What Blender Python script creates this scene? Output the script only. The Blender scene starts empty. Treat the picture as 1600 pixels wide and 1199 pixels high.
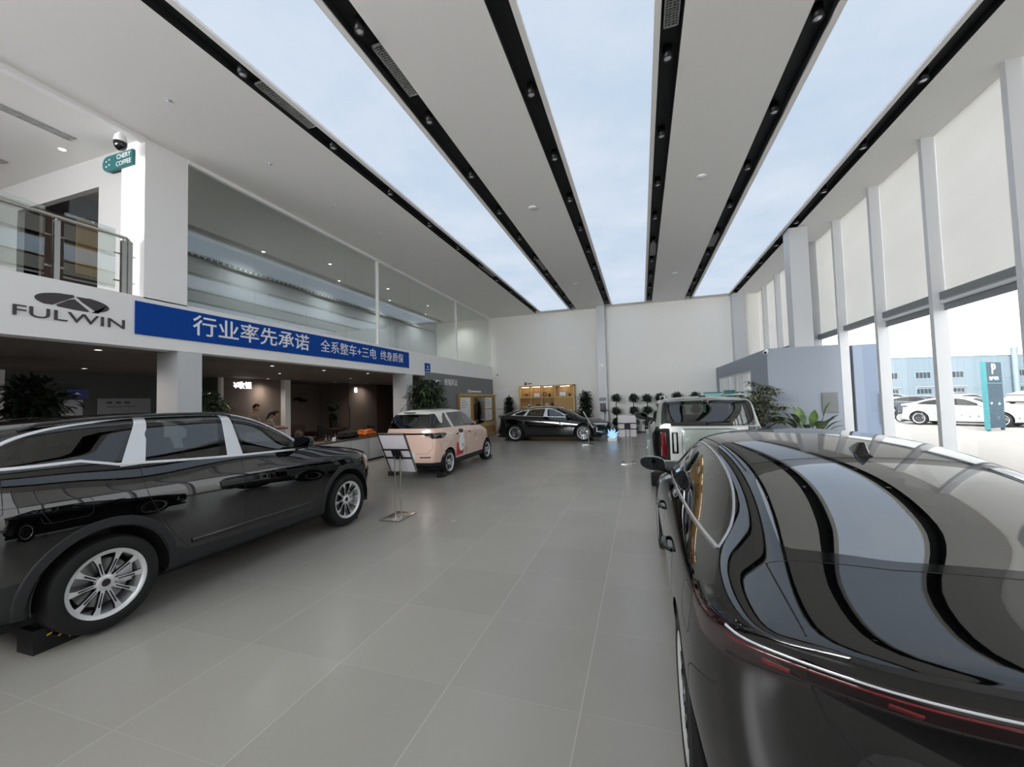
import bpy, bmesh, math, random
import numpy as np
from mathutils import Vector, Matrix
from mathutils.bvhtree import BVHTree
PI = math.pi
scn = bpy.context.scene
COL = scn.collection

# ------------------------------------------------------------------ camera
EYE = 1.718
YAW, PITCH, ROLL, FPX = 0.309922, 0.0428687, 0.0280366, 627.5
cd = bpy.data.cameras.new('camera'); cam = bpy.data.objects.new('camera', cd); COL.objects.link(cam)
cd.sensor_fit = 'HORIZONTAL'; cd.sensor_width = 36.0; cd.lens = 36.0*FPX/1600.0
cd.clip_start = 0.05; cd.clip_end = 800
_y, _p, _r = -YAW, PITCH, -ROLL
fw = Vector((math.sin(_y)*math.cos(_p), math.cos(_y)*math.cos(_p), math.sin(_p)))
r0 = Vector((math.cos(_y), -math.sin(_y), 0)); u0 = r0.cross(fw)
rt = r0*math.cos(_r)+u0*math.sin(_r); up = -r0*math.sin(_r)+u0*math.cos(_r)
cam.matrix_world = Matrix(((rt.x, up.x, -fw.x, 0), (rt.y, up.y, -fw.y, 0), (rt.z, up.z, -fw.z, EYE), (0, 0, 0, 1)))
scn.camera = cam

# ------------------------------------------------------------------ world, exposure
scn.view_settings.view_transform = 'Standard'; scn.view_settings.look = 'None'
scn.view_settings.gamma = 1.0; scn.view_settings.use_curve_mapping = False
scn.view_settings.exposure = 0.32
w = bpy.data.worlds.new('overcast_sky'); scn.world = w; w.use_nodes = True
nt = w.node_tree; nt.nodes.clear()
wo = nt.nodes.new('ShaderNodeOutputWorld'); bg = nt.nodes.new('ShaderNodeBackground')
tc = nt.nodes.new('ShaderNodeTexCoord'); nz = nt.nodes.new('ShaderNodeTexNoise'); rp = nt.nodes.new('ShaderNodeValToRGB')
mp = nt.nodes.new('ShaderNodeMapping'); mp.inputs['Scale'].default_value = (1, 1, 3.5)
nz.inputs['Scale'].default_value = 2.2; nz.inputs['Detail'].default_value = 5
rp.color_ramp.elements[0].position = .3; rp.color_ramp.elements[0].color = (.92, .94, .98, 1)
rp.color_ramp.elements[1].position = .65; rp.color_ramp.elements[1].color = (1, 1, 1, 1)
nt.links.new(tc.outputs['Generated'], mp.inputs['Vector']); nt.links.new(mp.outputs[0], nz.inputs['Vector'])
nt.links.new(nz.outputs['Fac'], rp.inputs['Fac']); nt.links.new(rp.outputs[0], bg.inputs['Color'])
WORLD_STRENGTH = 1.62; GLOW = 17.0      # bright lobe added to the unseen sky behind the camera, fills the hall
dt = nt.nodes.new('ShaderNodeVectorMath'); dt.operation = 'DOT_PRODUCT'; dt.inputs[1].default_value = (-.45, -.885, .12)
nt.links.new(tc.outputs['Generated'], dt.inputs[0])
m1 = nt.nodes.new('ShaderNodeMath'); m1.operation = 'MAXIMUM'; m1.inputs[1].default_value = 0; nt.links.new(dt.outputs['Value'], m1.inputs[0])
m2 = nt.nodes.new('ShaderNodeMath'); m2.operation = 'POWER'; m2.inputs[1].default_value = 6; nt.links.new(m1.outputs[0], m2.inputs[0])
m3 = nt.nodes.new('ShaderNodeMath'); m3.operation = 'MULTIPLY_ADD'; m3.inputs[1].default_value = WORLD_STRENGTH*GLOW; m3.inputs[2].default_value = WORLD_STRENGTH
nt.links.new(m2.outputs[0], m3.inputs[0]); nt.links.new(m3.outputs[0], bg.inputs['Strength'])
nt.links.new(bg.outputs[0], wo.inputs['Surface'])
SKYLIGHT_EMIT = 0.85
UP_W = 95.0; LOUNGE_W = 36.0    # watts of the upstairs and lounge downlights      # stretch-ceiling light boxes

# ------------------------------------------------------------------ materials
def new_mat(name):
    m = bpy.data.materials.new(name); m.use_nodes = True
    b = m.node_tree.nodes['Principled BSDF']; return m, b, m.node_tree
def C(h, a=1.0):
    """sRGB 0-255 triple -> linear"""
    def f(c):
        c = c/255.0
        return c/12.92 if c <= .04045 else ((c+.055)/1.055)**2.4
    return (f(h[0]), f(h[1]), f(h[2]), a)
def mat(name, rgb, rough=.5, metal=0., coat=0., spec=.5, noise=0., nscale=8., bump=0., emit=0., ecol=None, sheen=0.):
    m, b, nt = new_mat(name)
    b.inputs['Base Color'].default_value = C(rgb); b.inputs['Roughness'].default_value = rough
    b.inputs['Metallic'].default_value = metal; b.inputs['Coat Weight'].default_value = coat
    b.inputs['Coat Roughness'].default_value = .02; b.inputs['Specular IOR Level'].default_value = spec
    if emit:
        b.inputs['Emission Color'].default_value = C(ecol or rgb); b.inputs['Emission Strength'].default_value = emit
    if noise or bump:
        t = nt.nodes.new('ShaderNodeTexCoord'); n = nt.nodes.new('ShaderNodeTexNoise')
        n.inputs['Scale'].default_value = nscale; n.inputs['Detail'].default_value = 4
        nt.links.new(t.outputs['Object'], n.inputs['Vector'])
        if noise:
            mx = nt.nodes.new('ShaderNodeMix'); mx.data_type = 'RGBA'
            c = C(rgb); k = 1-noise
            mx.inputs[6].default_value = (c[0]*k, c[1]*k, c[2]*k, 1)
            k = 1+noise
            mx.inputs[7].default_value = (min(1, c[0]*k), min(1, c[1]*k), min(1, c[2]*k), 1)
            nt.links.new(n.outputs['Fac'], mx.inputs[0]); nt.links.new(mx.outputs[2], b.inputs['Base Color'])
        if bump:
            bp = nt.nodes.new('ShaderNodeBump'); bp.inputs['Strength'].default_value = bump; bp.inputs['Distance'].default_value = .01
            nt.links.new(n.outputs['Fac'], bp.inputs['Height']); nt.links.new(bp.outputs[0], b.inputs['Normal'])
    return m
def glass_mat(name, tint=(.9, .95, .95), ior=1.5, rough=0., boost=1.0, noise=None):
    """thin sheet glass: tinted see-through plus fresnel mirror"""
    m = bpy.data.materials.new(name); m.use_nodes = True; nt = m.node_tree; nt.nodes.clear()
    o = nt.nodes.new('ShaderNodeOutputMaterial'); mx = nt.nodes.new('ShaderNodeMixShader')
    tr = nt.nodes.new('ShaderNodeBsdfTransparent'); gl = nt.nodes.new('ShaderNodeBsdfGlossy'); fr = nt.nodes.new('ShaderNodeLayerWeight')
    tr.inputs['Color'].default_value = (*tint, 1); gl.inputs['Roughness'].default_value = rough
    gl.inputs['Color'].default_value = (1, 1, 1, 1)
    fr.inputs['Blend'].default_value = .5; r0 = ((ior-1)/(ior+1))**2*2   # two faces of a thin sheet
    pw = nt.nodes.new('ShaderNodeMath'); pw.operation = 'POWER'; pw.inputs[1].default_value = 5.; nt.links.new(fr.outputs['Facing'], pw.inputs[0])
    ml = nt.nodes.new('ShaderNodeMath'); ml.operation = 'MULTIPLY_ADD'; ml.inputs[1].default_value = 1-r0; ml.inputs[2].default_value = r0; nt.links.new(pw.outputs[0], ml.inputs[0])
    mm = nt.nodes.new('ShaderNodeMath'); mm.operation = 'MULTIPLY'; mm.inputs[1].default_value = boost; mm.use_clamp = True
    nt.links.new(ml.outputs[0], mm.inputs[0]); nt.links.new(mm.outputs[0], mx.inputs[0])
    nt.links.new(tr.outputs[0], mx.inputs[1]); nt.links.new(gl.outputs[0], mx.inputs[2]); nt.links.new(mx.outputs[0], o.inputs['Surface'])
    return m
M = {}
M['paint_black'] = mat('paint_black', (3, 3, 4), .5, 0, 1.0, .0)
M['paint_pink'] = mat('paint_pink', (232, 198, 180), .3, 0, 1.0, .5)
M['paint_pearl'] = mat('paint_pearl', (226, 220, 214), .3, 0, 1.0)
M['paint_sage'] = mat('paint_sage', (132, 140, 134), .3, .2, 1.0)
M['paint_silver'] = mat('paint_silver', (182, 184, 182), .3, .2, .8)
M['paint_white'] = mat('paint_white', (186, 190, 194), .3, 0, .8)
M['paint_blue'] = mat('paint_blue', (38, 48, 64), .3, 0, .8)
M['paint_tan'] = mat('paint_tan', (150, 138, 116), .3, 0, .8)
M['paint_black'].node_tree.nodes['Principled BSDF'].inputs['Coat IOR'].default_value = 1.8
M['gap'] = mat('panel_gap', (6, 6, 6), .8)
M['gap_pink'] = mat('panel_gap_brown', (120, 92, 84), .8)
M['chrome'] = mat('chrome', (225, 226, 228), .12, 1.)
M['satin_metal'] = mat('satin_metal', (232, 233, 235), .35, .5)
M['trim_plastic'] = mat('trim_plastic', (32, 33, 35), .6, bump=.15, nscale=300)
M['black_gloss'] = mat('black_gloss', (8, 8, 9), .08, 0, .6)
M['rubber'] = mat('rubber', (13, 13, 14), .7, bump=.2, nscale=60)
M['rim_silver'] = mat('rim_silver', (225, 226, 228), .3, .55)
M['rim_dark'] = mat('rim_dark', (40, 41, 44), .3, .7)
M['rim_mid'] = mat('rim_graphite', (95, 97, 100), .25, .8)
M['brake'] = mat('brake_disc', (150, 150, 152), .3, 1.)
M['under'] = mat('underbody', (10, 10, 10), .9)
M['cabin'] = mat('cabin_fabric', (26, 26, 28), .8, noise=.2, nscale=30)
M['cabin_light'] = mat('cabin_leather', (150, 128, 96), .6)
M['lamp_red'] = mat('lamp_red', (96, 12, 20), .08, 0, 1.)
M['lamp_smoke'] = mat('lamp_smoke', (30, 12, 14), .06, 0, 1.)
M['lamp_clear'] = mat('lamp_clear', (205, 210, 215), .06, .3, 1.)
M['glass_dark'] = glass_mat('glass_dark', (.16, .17, .17), 1.5)
M['glass_mid'] = glass_mat('glass_mid', (.42, .47, .46), 1.5, boost=1.3)
M['glass_rear'] = glass_mat('glass_rear', (.30, .33, .32), 1.6, boost=2.6)
M['plate'] = mat('number_plate', (206, 226, 218), .4)
M['white'] = mat('white_print', (245, 245, 245), .5)
M['red_print'] = mat('red_print', (205, 40, 60), .45)
M['black_print'] = mat('black_print', (30, 28, 30), .45)
M['mirror_glass'] = mat('mirror_glass', (70, 72, 76), .02, 1.)

# ------------------------------------------------------------------ object helpers
def link(o, parent=None):
    COL.objects.link(o)
    if parent is not None: o.parent = parent
    return o
def tag(o, label=None, cat=None, group=None, kind=None):
    if label: o['label'] = label
    if cat: o['category'] = cat
    if group: o['group'] = group
    if kind: o['kind'] = kind
    return o
def empty(name, loc, rz=0., label=None, cat=None, group=None):
    o = bpy.data.objects.new(name, None); o.empty_display_size = .1
    o.location = loc; o.rotation_euler = (0, 0, rz); link(o)
    return tag(o, label, cat, group)
def copy_tree(o, parent=None):
    c = o.copy(); COL.objects.link(c); c.parent = parent
    for ch in list(o.children): copy_tree(ch, c)
    return c
class MB:
    """mesh builder: gathers shapes with material slots into one mesh"""
    def __init__(s): s.v = []; s.f = []; s.m = []; s.sm = []; s.mats = []
    def mi(s, m):
        if m not in s.mats: s.mats.append(m)
        return s.mats.index(m)
    def add(s, vs, fs, m, smooth=False):
        b = len(s.v); s.v += [tuple(v) for v in vs]; k = s.mi(m)
        for f in fs: s.f.append(tuple(i+b for i in f)); s.m.append(k); s.sm.append(smooth)
    def box(s, x0, x1, y0, y1, z0, z1, m, bev=0.):
        if x0 > x1: x0, x1 = x1, x0
        if y0 > y1: y0, y1 = y1, y0
        if z0 > z1: z0, z1 = z1, z0
        if bev <= 0:
            vs = [(x, y, z) for z in (z0, z1) for y in (y0, y1) for x in (x0, x1)]
            s.add(vs, [(0, 2, 3, 1), (4, 5, 7, 6), (0, 1, 5, 4), (2, 6, 7, 3), (0, 4, 6, 2), (1, 3, 7, 5)], m)
        else:
            bm = bmesh.new(); bmesh.ops.create_cube(bm, size=1)
            for v in bm.verts: v.co = Vector(((x0+x1)/2+v.co.x*(x1-x0), (y0+y1)/2+v.co.y*(y1-y0), (z0+z1)/2+v.co.z*(z1-z0)))
            bmesh.ops.bevel(bm, geom=bm.edges[:], offset=bev, segments=2, affect='EDGES', profile=.6)
            s.bm(bm, m, True)
    def bm(s, bm, m, smooth=False, mtx=None):
        bm.verts.index_update()
        vs = [(mtx @ v.co) if mtx else v.co.copy() for v in bm.verts]
        s.add(vs, [[v.index for v in f.verts] for f in bm.faces], m, smooth); bm.free()
    def tube(s, pts, r, m, n=8, cap=True, flat=1.0, closed=False):
        pts = [Vector(p) for p in pts]; R = r if isinstance(r, (list, tuple)) else [r]*len(pts)
        vs = []; N = len(pts); prev = None
        for i, p in enumerate(pts):
            if closed: t = pts[(i+1) % N]-pts[i-1]
            else: t = pts[min(i+1, N-1)]-pts[max(i-1, 0)]
            t.normalize()
            if prev is None:
                a = Vector((0, 0, 1)) if abs(t.z) < .9 else Vector((1, 0, 0))
                a = (a-t*a.dot(t)).normalized()
            else:
                a = (prev-t*prev.dot(t))
                a = a.normalized() if a.length > 1e-6 else prev
            prev = a; b = t.cross(a)
            for k in range(n):
                q = 2*PI*k/n; vs.append(p+(a*math.cos(q)+b*math.sin(q)*flat)*R[i])
        fs = []
        for i in range(N if closed else N-1):
            j = (i+1) % N
            for k in range(n):
                l = (k+1) % n; fs.append((i*n+k, i*n+l, j*n+l, j*n+k))
        if cap and not closed: fs.append(tuple(range(n))[::-1]); fs.append(tuple((N-1)*n+k for k in range(n)))
        s.add(vs, fs, m, True)
    def lathe(s, prof, m, n=24, mtx=None, smooth=True, a0=0., a1=2*PI):
        """prof: (r, h) pairs round the z axis"""
        full = abs(a1-a0-2*PI) < 1e-6; nn = n if full else n+1
        vs = [Vector((r*math.cos(a0+(a1-a0)*k/n), r*math.sin(a0+(a1-a0)*k/n), h)) for r, h in prof for k in range(nn)]
        if mtx: vs = [mtx @ v for v in vs]
        fs = []
        for i in range(len(prof)-1):
            for k in range(n):
                l = (k+1) % nn; fs.append((i*nn+k, i*nn+l, (i+1)*nn+l, (i+1)*nn+k))
        s.add(vs, fs, m, smooth)
    def poly(s, pts, m, ext=None):
        """flat polygon (list of 3D points), optionally extruded along vector ext"""
        n = len(pts); pts = [Vector(p) for p in pts]
        if ext is None: s.add(pts, [tuple(range(n))], m); return
        e = Vector(ext); vs = pts+[p+e for p in pts]
        nrm = Vector((0, 0, 0))
        for i in range(n): nrm += pts[i].cross(pts[(i+1) % n])
        fs = [tuple(range(n)), tuple(range(2*n-1, n-1, -1))]+[(i, i+n, (i+1) % n+n, (i+1) % n) for i in range(n)]
        if nrm.dot(e) > 0: fs = [f[::-1] for f in fs]
        s.add(vs, fs, m)
    def ellipsoid(s, c, r, m, n=12, mtx=None):
        bm = bmesh.new(); bmesh.ops.create_uvsphere(bm, u_segments=n, v_segments=max(6, n*2//3), radius=1)
        mt = Matrix.Translation(c) @ (mtx or Matrix.Identity(4)) @ Matrix.Diagonal((*r, 1))
        s.bm(bm, m, True, mt)
    def mesh(s, name):
        me = bpy.data.meshes.new(name); me.from_pydata([tuple(v) for v in s.v], [], s.f)
        for m in s.mats: me.materials.append(M[m] if isinstance(m, str) else m)
        me.polygons.foreach_set('material_index', s.m); me.polygons.foreach_set('use_smooth', s.sm)
        me.update(); return me
    def build(s, name, parent=None, loc=None, sharp=40):
        me = s.mesh(name)
        if any(s.sm): me.set_sharp_from_angle(angle=math.radians(sharp))
        o = bpy.data.objects.new(name, me)
        if loc is not None: o.location = loc
        return link(o, parent)
def struct(o): o['kind'] = 'structure'; return o
def sbox(name, x0, x1, y0, y1, z0, z1, m):
    b = MB(); b.box(x0, x1, y0, y1, z0, z1, m); return struct(b.build(name))
def boxobj(name, x0, x1, y0, y1, z0, z1, m, parent=None, bev=0.):
    b = MB(); b.box(x0, x1, y0, y1, z0, z1, m, bev); return b.build(name, parent)
def text_mesh(body, height, m, depth=.004, bold=0., align='CENTER', xs=1.0):
    """lettering as solid mesh in the xz plane facing -y; height is roughly the cap/em height"""
    cu = bpy.data.curves.new('t', 'FONT'); cu.body = body; cu.size = height*1.0; cu.extrude = depth/2; cu.offset = bold*height
    cu.align_x = align; cu.align_y = 'CENTER'; cu.resolution_u = 3
    ob = bpy.data.objects.new('t', cu); COL.objects.link(ob)
    dg = bpy.context.evaluated_depsgraph_get(); me = bpy.data.meshes.new_from_object(ob.evaluated_get(dg), depsgraph=dg)
    bpy.data.objects.remove(ob); bpy.data.curves.remove(cu)
    me.transform(Matrix.Rotation(PI/2, 4, 'X') @ Matrix.Diagonal((xs, 1, 1, 1)))
    me.materials.clear(); me.materials.append(M[m] if isinstance(m, str) else m)
    for p in me.polygons: p.material_index = 0
    return me
def text_obj(name, body, height, m, loc, rz=0., parent=None, **k):
    me = text_mesh(body, height, m, **k); me.name = name
    o = bpy.data.objects.new(name, me); o.location = loc; o.rotation_euler = (0, 0, rz)
    return link(o, parent)
# ------------------------------------------------------------------ car bodies
def tab(t, x):
    """smooth (pchip) table lookup, t = [(x, v), ...]"""
    xs = [a for a, _ in t]; ys = [b for _, b in t]
    if x <= xs[0]: return ys[0]
    if x >= xs[-1]: return ys[-1]
    n = len(xs); d = [(ys[i+1]-ys[i])/(xs[i+1]-xs[i]) for i in range(n-1)]
    def slope(i):
        if i == 0: return d[0]
        if i == n-1: return d[-1]
        if d[i-1]*d[i] <= 0: return 0.
        return 2*d[i-1]*d[i]/(d[i-1]+d[i])
    i = max(k for k in range(n-1) if xs[k] <= x)
    h = xs[i+1]-xs[i]; t_ = (x-xs[i])/h; m0, m1 = slope(i), slope(i+1)
    return (2*t_**3-3*t_**2+1)*ys[i]+(t_**3-2*t_**2+t_)*h*m0+(-2*t_**3+3*t_**2)*ys[i+1]+(t_**3-t_**2)*h*m1
def bspline_grid(P, su, sv):
    n, m, _ = P.shape
    r0 = 2*P[0]-P[1]; r1 = 2*P[-1]-P[-2]
    Q = np.concatenate([r0[None], P, r1[None]], 0)
    mir = np.array([-1., 1, 1])
    Q = np.concatenate([(Q[:, 1]*mir)[:, None], Q, (Q[:, -2]*mir)[:, None]], 1)
    def basis(cnt, s):
        rows = []; der = []
        for i in range(cnt-1):
            for k in range(s):
                t = k/s; rows.append((i, [(1-t)**3/6, (3*t**3-6*t*t+4)/6, (-3*t**3+3*t*t+3*t+1)/6, t**3/6]))
                der.append((i, [-(1-t)**2/2, (9*t*t-12*t)/6, (-9*t*t+6*t+3)/6, t*t/2]))
        rows.append((cnt-2, [0, 1/6, 4/6, 1/6])); der.append((cnt-2, [0, -.5, 0, .5]))
        B = np.zeros((len(rows), cnt+2)); D = B.copy()
        for r, (i, w_) in enumerate(rows): B[r, i:i+4] = w_
        for r, (i, w_) in enumerate(der): D[r, i:i+4] = w_
        return B, D
    Bu, Du = basis(n, su); Bv, Dv = basis(m, sv)
    G = np.einsum('ai,bj,ijk->abk', Bu, Bv, Q)
    Gu = np.einsum('ai,bj,ijk->abk', Du, Bv, Q); Gv = np.einsum('ai,bj,ijk->abk', Bu, Dv, Q)
    N = np.cross(Gu, Gv)   # outward for our winding
    L = np.linalg.norm(N, axis=2, keepdims=True); N = np.where(L > 1e-9, N/np.maximum(L, 1e-9), 0)
    N[0] = (0, -1, 0); N[-1] = (0, 1, 0)
    return G, N
def in_poly(p, q, poly):
    c = False; n = len(poly); j = n-1
    for i in range(n):
        xi, yi = poly[i]; xj, yj = poly[j]
        if (yi > q) != (yj > q) and p < (xj-xi)*(q-yi)/(yj-yi)+xi: c = not c
        j = i
    return c
def smooth_poly(pts, r=.06, n=4):
    """round the corners of a closed 2D polygon"""
    out = []; N = len(pts)
    for i in range(N):
        p = Vector(pts[i][:2]); rr = pts[i][2] if len(pts[i]) > 2 else r
        a = Vector(pts[i-1][:2]); b = Vector(pts[(i+1) % N][:2])
        da = (a-p); db = (b-p); la = min(rr, da.length*.48); lb = min(rr, db.length*.48)
        if rr <= 0: out.append((p.x, p.y)); continue
        A = p+da.normalized()*la; B = p+db.normalized()*lb
        for k in range(n+1):
            t = k/n; q = A*(1-t)**2+p*2*t*(1-t)+B*t*t; out.append((q.x, q.y))
    return out
VIEW = {'side': (1, 2), 'top': (0, 1), 'rear': (0, 2), 'front': (0, 2)}
class Body:
    """half shell x>=0; y forward from the rear bumper; z up"""
    def __init__(s, T, caps, su=5, sv=5, ys=None):
        rows = []
        def section(y):
            g = {k: tab(v, y) for k, v in T.items()}
            zb, zt = g['zb'], g['zt']; wb_, zbl = g['wbelt'], g['zbelt']; wr, zr = g['wrail'], g['zrail']
            pts = [(0, zb), (g['wlow']*.7, zb), (g['wlow'], zb), (g['wlow']+.012, zb+.07), (g['wmid'], g['zmid']),
                   (g['wsh']+.006, g['zsh']-.045), (g['wsh']-.012, g['zsh']+.012), (wb_, zbl), (wb_*.66+wr*.34, zbl*.66+zr*.34), (wb_*.3+wr*.7, zbl*.3+zr*.7),
                   (wr, zr), (wr*.80, zr+(zt-zr)*.50), (wr*.42, zr+(zt-zr)*.92), (0, zt)]
            return pts
        s.section = section
        def cap(yc, fn, end):
            sec = section(yc); zc = caps[end+'_zc']
            for f in (0., .3, .6, .85, .965, 1.0):
                row = []
                for (x, z) in sec:
                    xx = x*f; zz = zc+(z-zc)*f; row.append((xx, fn(xx, zz)+((.035 if end == 'rear' else -.035) if f == 1. else 0), zz))
                rows.append(row)
        cap(caps['rear_y'], caps['rear'], 'rear')
        for y in ys: rows.append([(x, y, z) for x, z in section(y)])
        R = len(rows); cap(caps['front_y'], caps['front'], 'front')
        rows[R:] = rows[R:][::-1]
        P = np.array(rows, float)
        G, N = bspline_grid(P, su, sv); s.G, s.N = G, N
        n, m, _ = G.shape
        co = G.reshape(-1, 3); s.refn = N.reshape(-1, 3)
        faces = [(i*m+j, (i+1)*m+j, (i+1)*m+j+1, i*m+j+1) for i in range(n-1) for j in range(m-1)]
        s.tri = [t for f in faces for t in ((f[0], f[1], f[2]), (f[0], f[2], f[3]))]
        s.co = [Vector(c) for c in co]
        s.bvh = BVHTree.FromPolygons(s.co, s.tri)
        bm = bmesh.new(); vs = [bm.verts.new(c) for c in co]
        for f in faces:
            try: bm.faces.new([vs[k] for k in f])
            except ValueError: pass
        bmesh.ops.remove_doubles(bm, verts=bm.verts[:], dist=1e-6)
        s.bm = bm; s.regions = []
    def hit(s, o, d):
        r = s.bvh.ray_cast(Vector(o), Vector(d)); return (r[0], s.normal_at(r[0], r[2])) if r[0] is not None else (None, None)
    def normal_at(s, p, ti=None):
        if ti is None: q, _, ti, _ = s.bvh.find_nearest(p)
        a, b, c = s.tri[ti]; A, B, Cc = s.co[a], s.co[b], s.co[c]
        v0 = B-A; v1 = Cc-A; v2 = p-A
        d00 = v0.dot(v0); d01 = v0.dot(v1); d11 = v1.dot(v1); d20 = v2.dot(v0); d21 = v2.dot(v1); den = d00*d11-d01*d01
        if abs(den) < 1e-14: w = (1, 0, 0)
        else:
            v = (d11*d20-d01*d21)/den; w_ = (d00*d21-d01*d20)/den; w = (1-v-w_, v, w_)
        n = Vector(s.refn[a])*w[0]+Vector(s.refn[b])*w[1]+Vector(s.refn[c])*w[2]
        return n.normalized() if n.length > 1e-9 else Vector((0, 0, 1))
    def on_side(s, y, z): 
        p, n = s.hit((3, y, z), (-1, 0, 0)); return p, n
    def on_top(s, x, y): return s.hit((max(x, 1e-4), y, 4), (0, 0, -1))
    def on_rear(s, x, z): return s.hit((max(x, 1e-4), -2, z), (0, 1, 0))
    def on_front(s, x, z): return s.hit((max(x, 1e-4), 9, z), (0, -1, 0))
    def region(s, name, view, poly, mtl, cond=None, part=None):
        s.regions.append((name, view, poly, mtl, cond, part or name))
        a, b = VIEW[view]; bm = s.bm; n = len(poly)
        xs = [p[0] for p in poly]; ys_ = [p[1] for p in poly]; bb = (min(xs), max(xs), min(ys_), max(ys_))
        def cand():
            out = []
            for f in bm.faces:
                c = f.calc_center_median()
                if not (bb[0]-.2 < c[a] < bb[1]+.2 and bb[2]-.2 < c[b] < bb[3]+.2): continue
                if cond and not cond(c, s._n(f, c)): continue
                out.append(f)
            return out
        fs = cand()
        for i in range(n):
            p0, p1 = poly[i], poly[(i+1) % n]
            x0, x1 = sorted((p0[0], p1[0])); y0, y1 = sorted((p0[1], p1[1]))
            dx, dy = p1[0]-p0[0], p1[1]-p0[1]
            if dx*dx+dy*dy < 1e-10: continue
            nx, ny = -dy, dx; sel = []
            fs = [f for f in fs if f.is_valid]
            for f in fs:
                A = [v.co[a] for v in f.verts]; B = [v.co[b] for v in f.verts]
                if min(A) > x1+1e-4 or max(A) < x0-1e-4 or min(B) > y1+1e-4 or max(B) < y0-1e-4: continue
                dd = [(A[k]-p0[0])*nx+(B[k]-p0[1])*ny for k in range(len(A))]
                if min(dd) < -1e-9 and max(dd) > 1e-9: sel.append(f)
            if not sel: continue
            co = Vector((0, 0, 0)); co[a], co[b] = p0[0], p0[1]; no = Vector((0, 0, 0)); no[a], no[b] = nx, ny
            geom = list({v for f in sel for v in f.verts})+list({e for f in sel for e in f.edges})+sel
            r = bmesh.ops.bisect_plane(bm, geom=geom, dist=1e-5, plane_co=co, plane_no=no.normalized())
            fs = list(set([f for f in fs if f.is_valid]+[g for g in r['geom'] if isinstance(g, bmesh.types.BMFace) and g.is_valid]
                          + [f for g in r['geom_cut'] if isinstance(g, bmesh.types.BMVert) and g.is_valid for f in g.link_faces]))
    def _n(s, f, c):
        f.normal_update(); return f.normal
    def finish(s, parent, bodymat, bodyname='body_shell'):
        """classify faces, build mirrored part objects with smooth reference normals"""
        parts = {}
        for f in s.bm.faces:
            c = f.calc_center_median(); n = s._n(f, c); key = (bodyname, False, bodymat)
            for name, view, poly, mtl, cond, part in s.regions:
                a, b = VIEW[view]
                if cond and not cond(c, n): continue
                if in_poly(c[a], c[b], poly):
                    key = (part, view == 'side' or part in ('headlamp', 'tail_lamp'), mtl) if name else None; break
            if key: parts.setdefault((key[0], key[1]), []).append((f, key[2]))
        out = {}
        for (name, sided), fl in parts.items():
            halves = ((1,), (-1,)) if sided else ((1, -1),)
            for hs in halves:
                vs = []; fs = []; ns = []; ms = []; mats = []
                for h in hs:
                    idx = {}
                    for f, mt in fl:
                        ff = []
                        for v in f.verts:
                            if v not in idx:
                                idx[v] = len(vs); vs.append((v.co.x*h, v.co.y, v.co.z))
                                n = s.normal_at(v.co); ns.append((n.x*h if v.co.x > 1e-4 else 0, n.y, n.z))
                            ff.append(idx[v])
                        if mt not in mats: mats.append(mt)
                        fs.append(ff if h > 0 else ff[::-1]); ms.append(mats.index(mt))
                me = bpy.data.meshes.new(name); me.from_pydata(vs, [], fs)
                for mt in mats: me.materials.append(M[mt])
                me.polygons.foreach_set('material_index', ms); me.polygons.foreach_set('use_smooth', [True]*len(fs))
                me.normals_split_custom_set_from_vertices([Vector(n).normalized() if Vector(n).length > 0 else (0, 0, 1) for n in ns])
                o = link(bpy.data.objects.new(name, me), parent); out.setdefault(name, []).append(o)
        s.bm.free(); return out
def strip(b, pts, w, h, m, flip=False, off=0.):
    """low half-round moulding that follows surface points [(p, n), ...]"""
    pts = [(p, n) for p, n in pts if p is not None]
    if len(pts) < 2: return
    N = len(pts); vs = []; k = 5
    for i, (p, n) in enumerate(pts):
        t = (pts[min(i+1, N-1)][0]-pts[max(i-1, 0)][0]); 
        if t.length < 1e-7: t = Vector((0, 1, 0))
        t.normalize(); sd = t.cross(n).normalized()
        for q in range(k+1):
            a = PI*q/k; vs.append(p+sd*math.cos(a)*w/2+n*(math.sin(a)*h+off-.001))
    fs = []
    for i in range(N-1):
        for q in range(k): fs.append((i*(k+1)+q, (i+1)*(k+1)+q, (i+1)*(k+1)+q+1, i*(k+1)+q+1))
    fs.append(tuple(range(k+1))); fs.append(tuple((N-1)*(k+1)+q for q in range(k, -1, -1)))
    b.add(vs, fs, m, True)
def dens(pts, d=.03):
    out = []
    for i in range(len(pts)-1):
        a, b = Vector(pts[i]), Vector(pts[i+1]); n = max(1, int((b-a).length/d))
        for k in range(n): out.append(tuple(a.lerp(b, k/n)))
    out.append(tuple(pts[-1])); return out
def crv(pts, d=.03):
    """smooth open curve through 2D points (catmull-rom), sampled"""
    P = [Vector(p) for p in pts]; P = [2*P[0]-P[1]]+P+[2*P[-1]-P[-2]]; out = []
    for i in range(1, len(P)-2):
        n = max(2, int((P[i+1]-P[i]).length/d))
        for k in range(n):
            t = k/n; a, b, c, e = P[i-1], P[i], P[i+1], P[i+2]
            out.append(tuple(.5*((2*b)+(c-a)*t+(2*a-5*b+4*c-e)*t*t+(3*b-a-3*c+e)*t**3)))
    out.append(tuple(P[-2])); return out
def mirror_pts(pts, h): return [(Vector((p.x*h, p.y, p.z)), Vector((n.x*h, n.y, n.z))) for p, n in pts if p is not None]
def circle(cy, cz, r, n=40): return [(cy+r*math.cos(2*PI*k/n), cz+r*math.sin(2*PI*k/n)) for k in range(n)]

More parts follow.
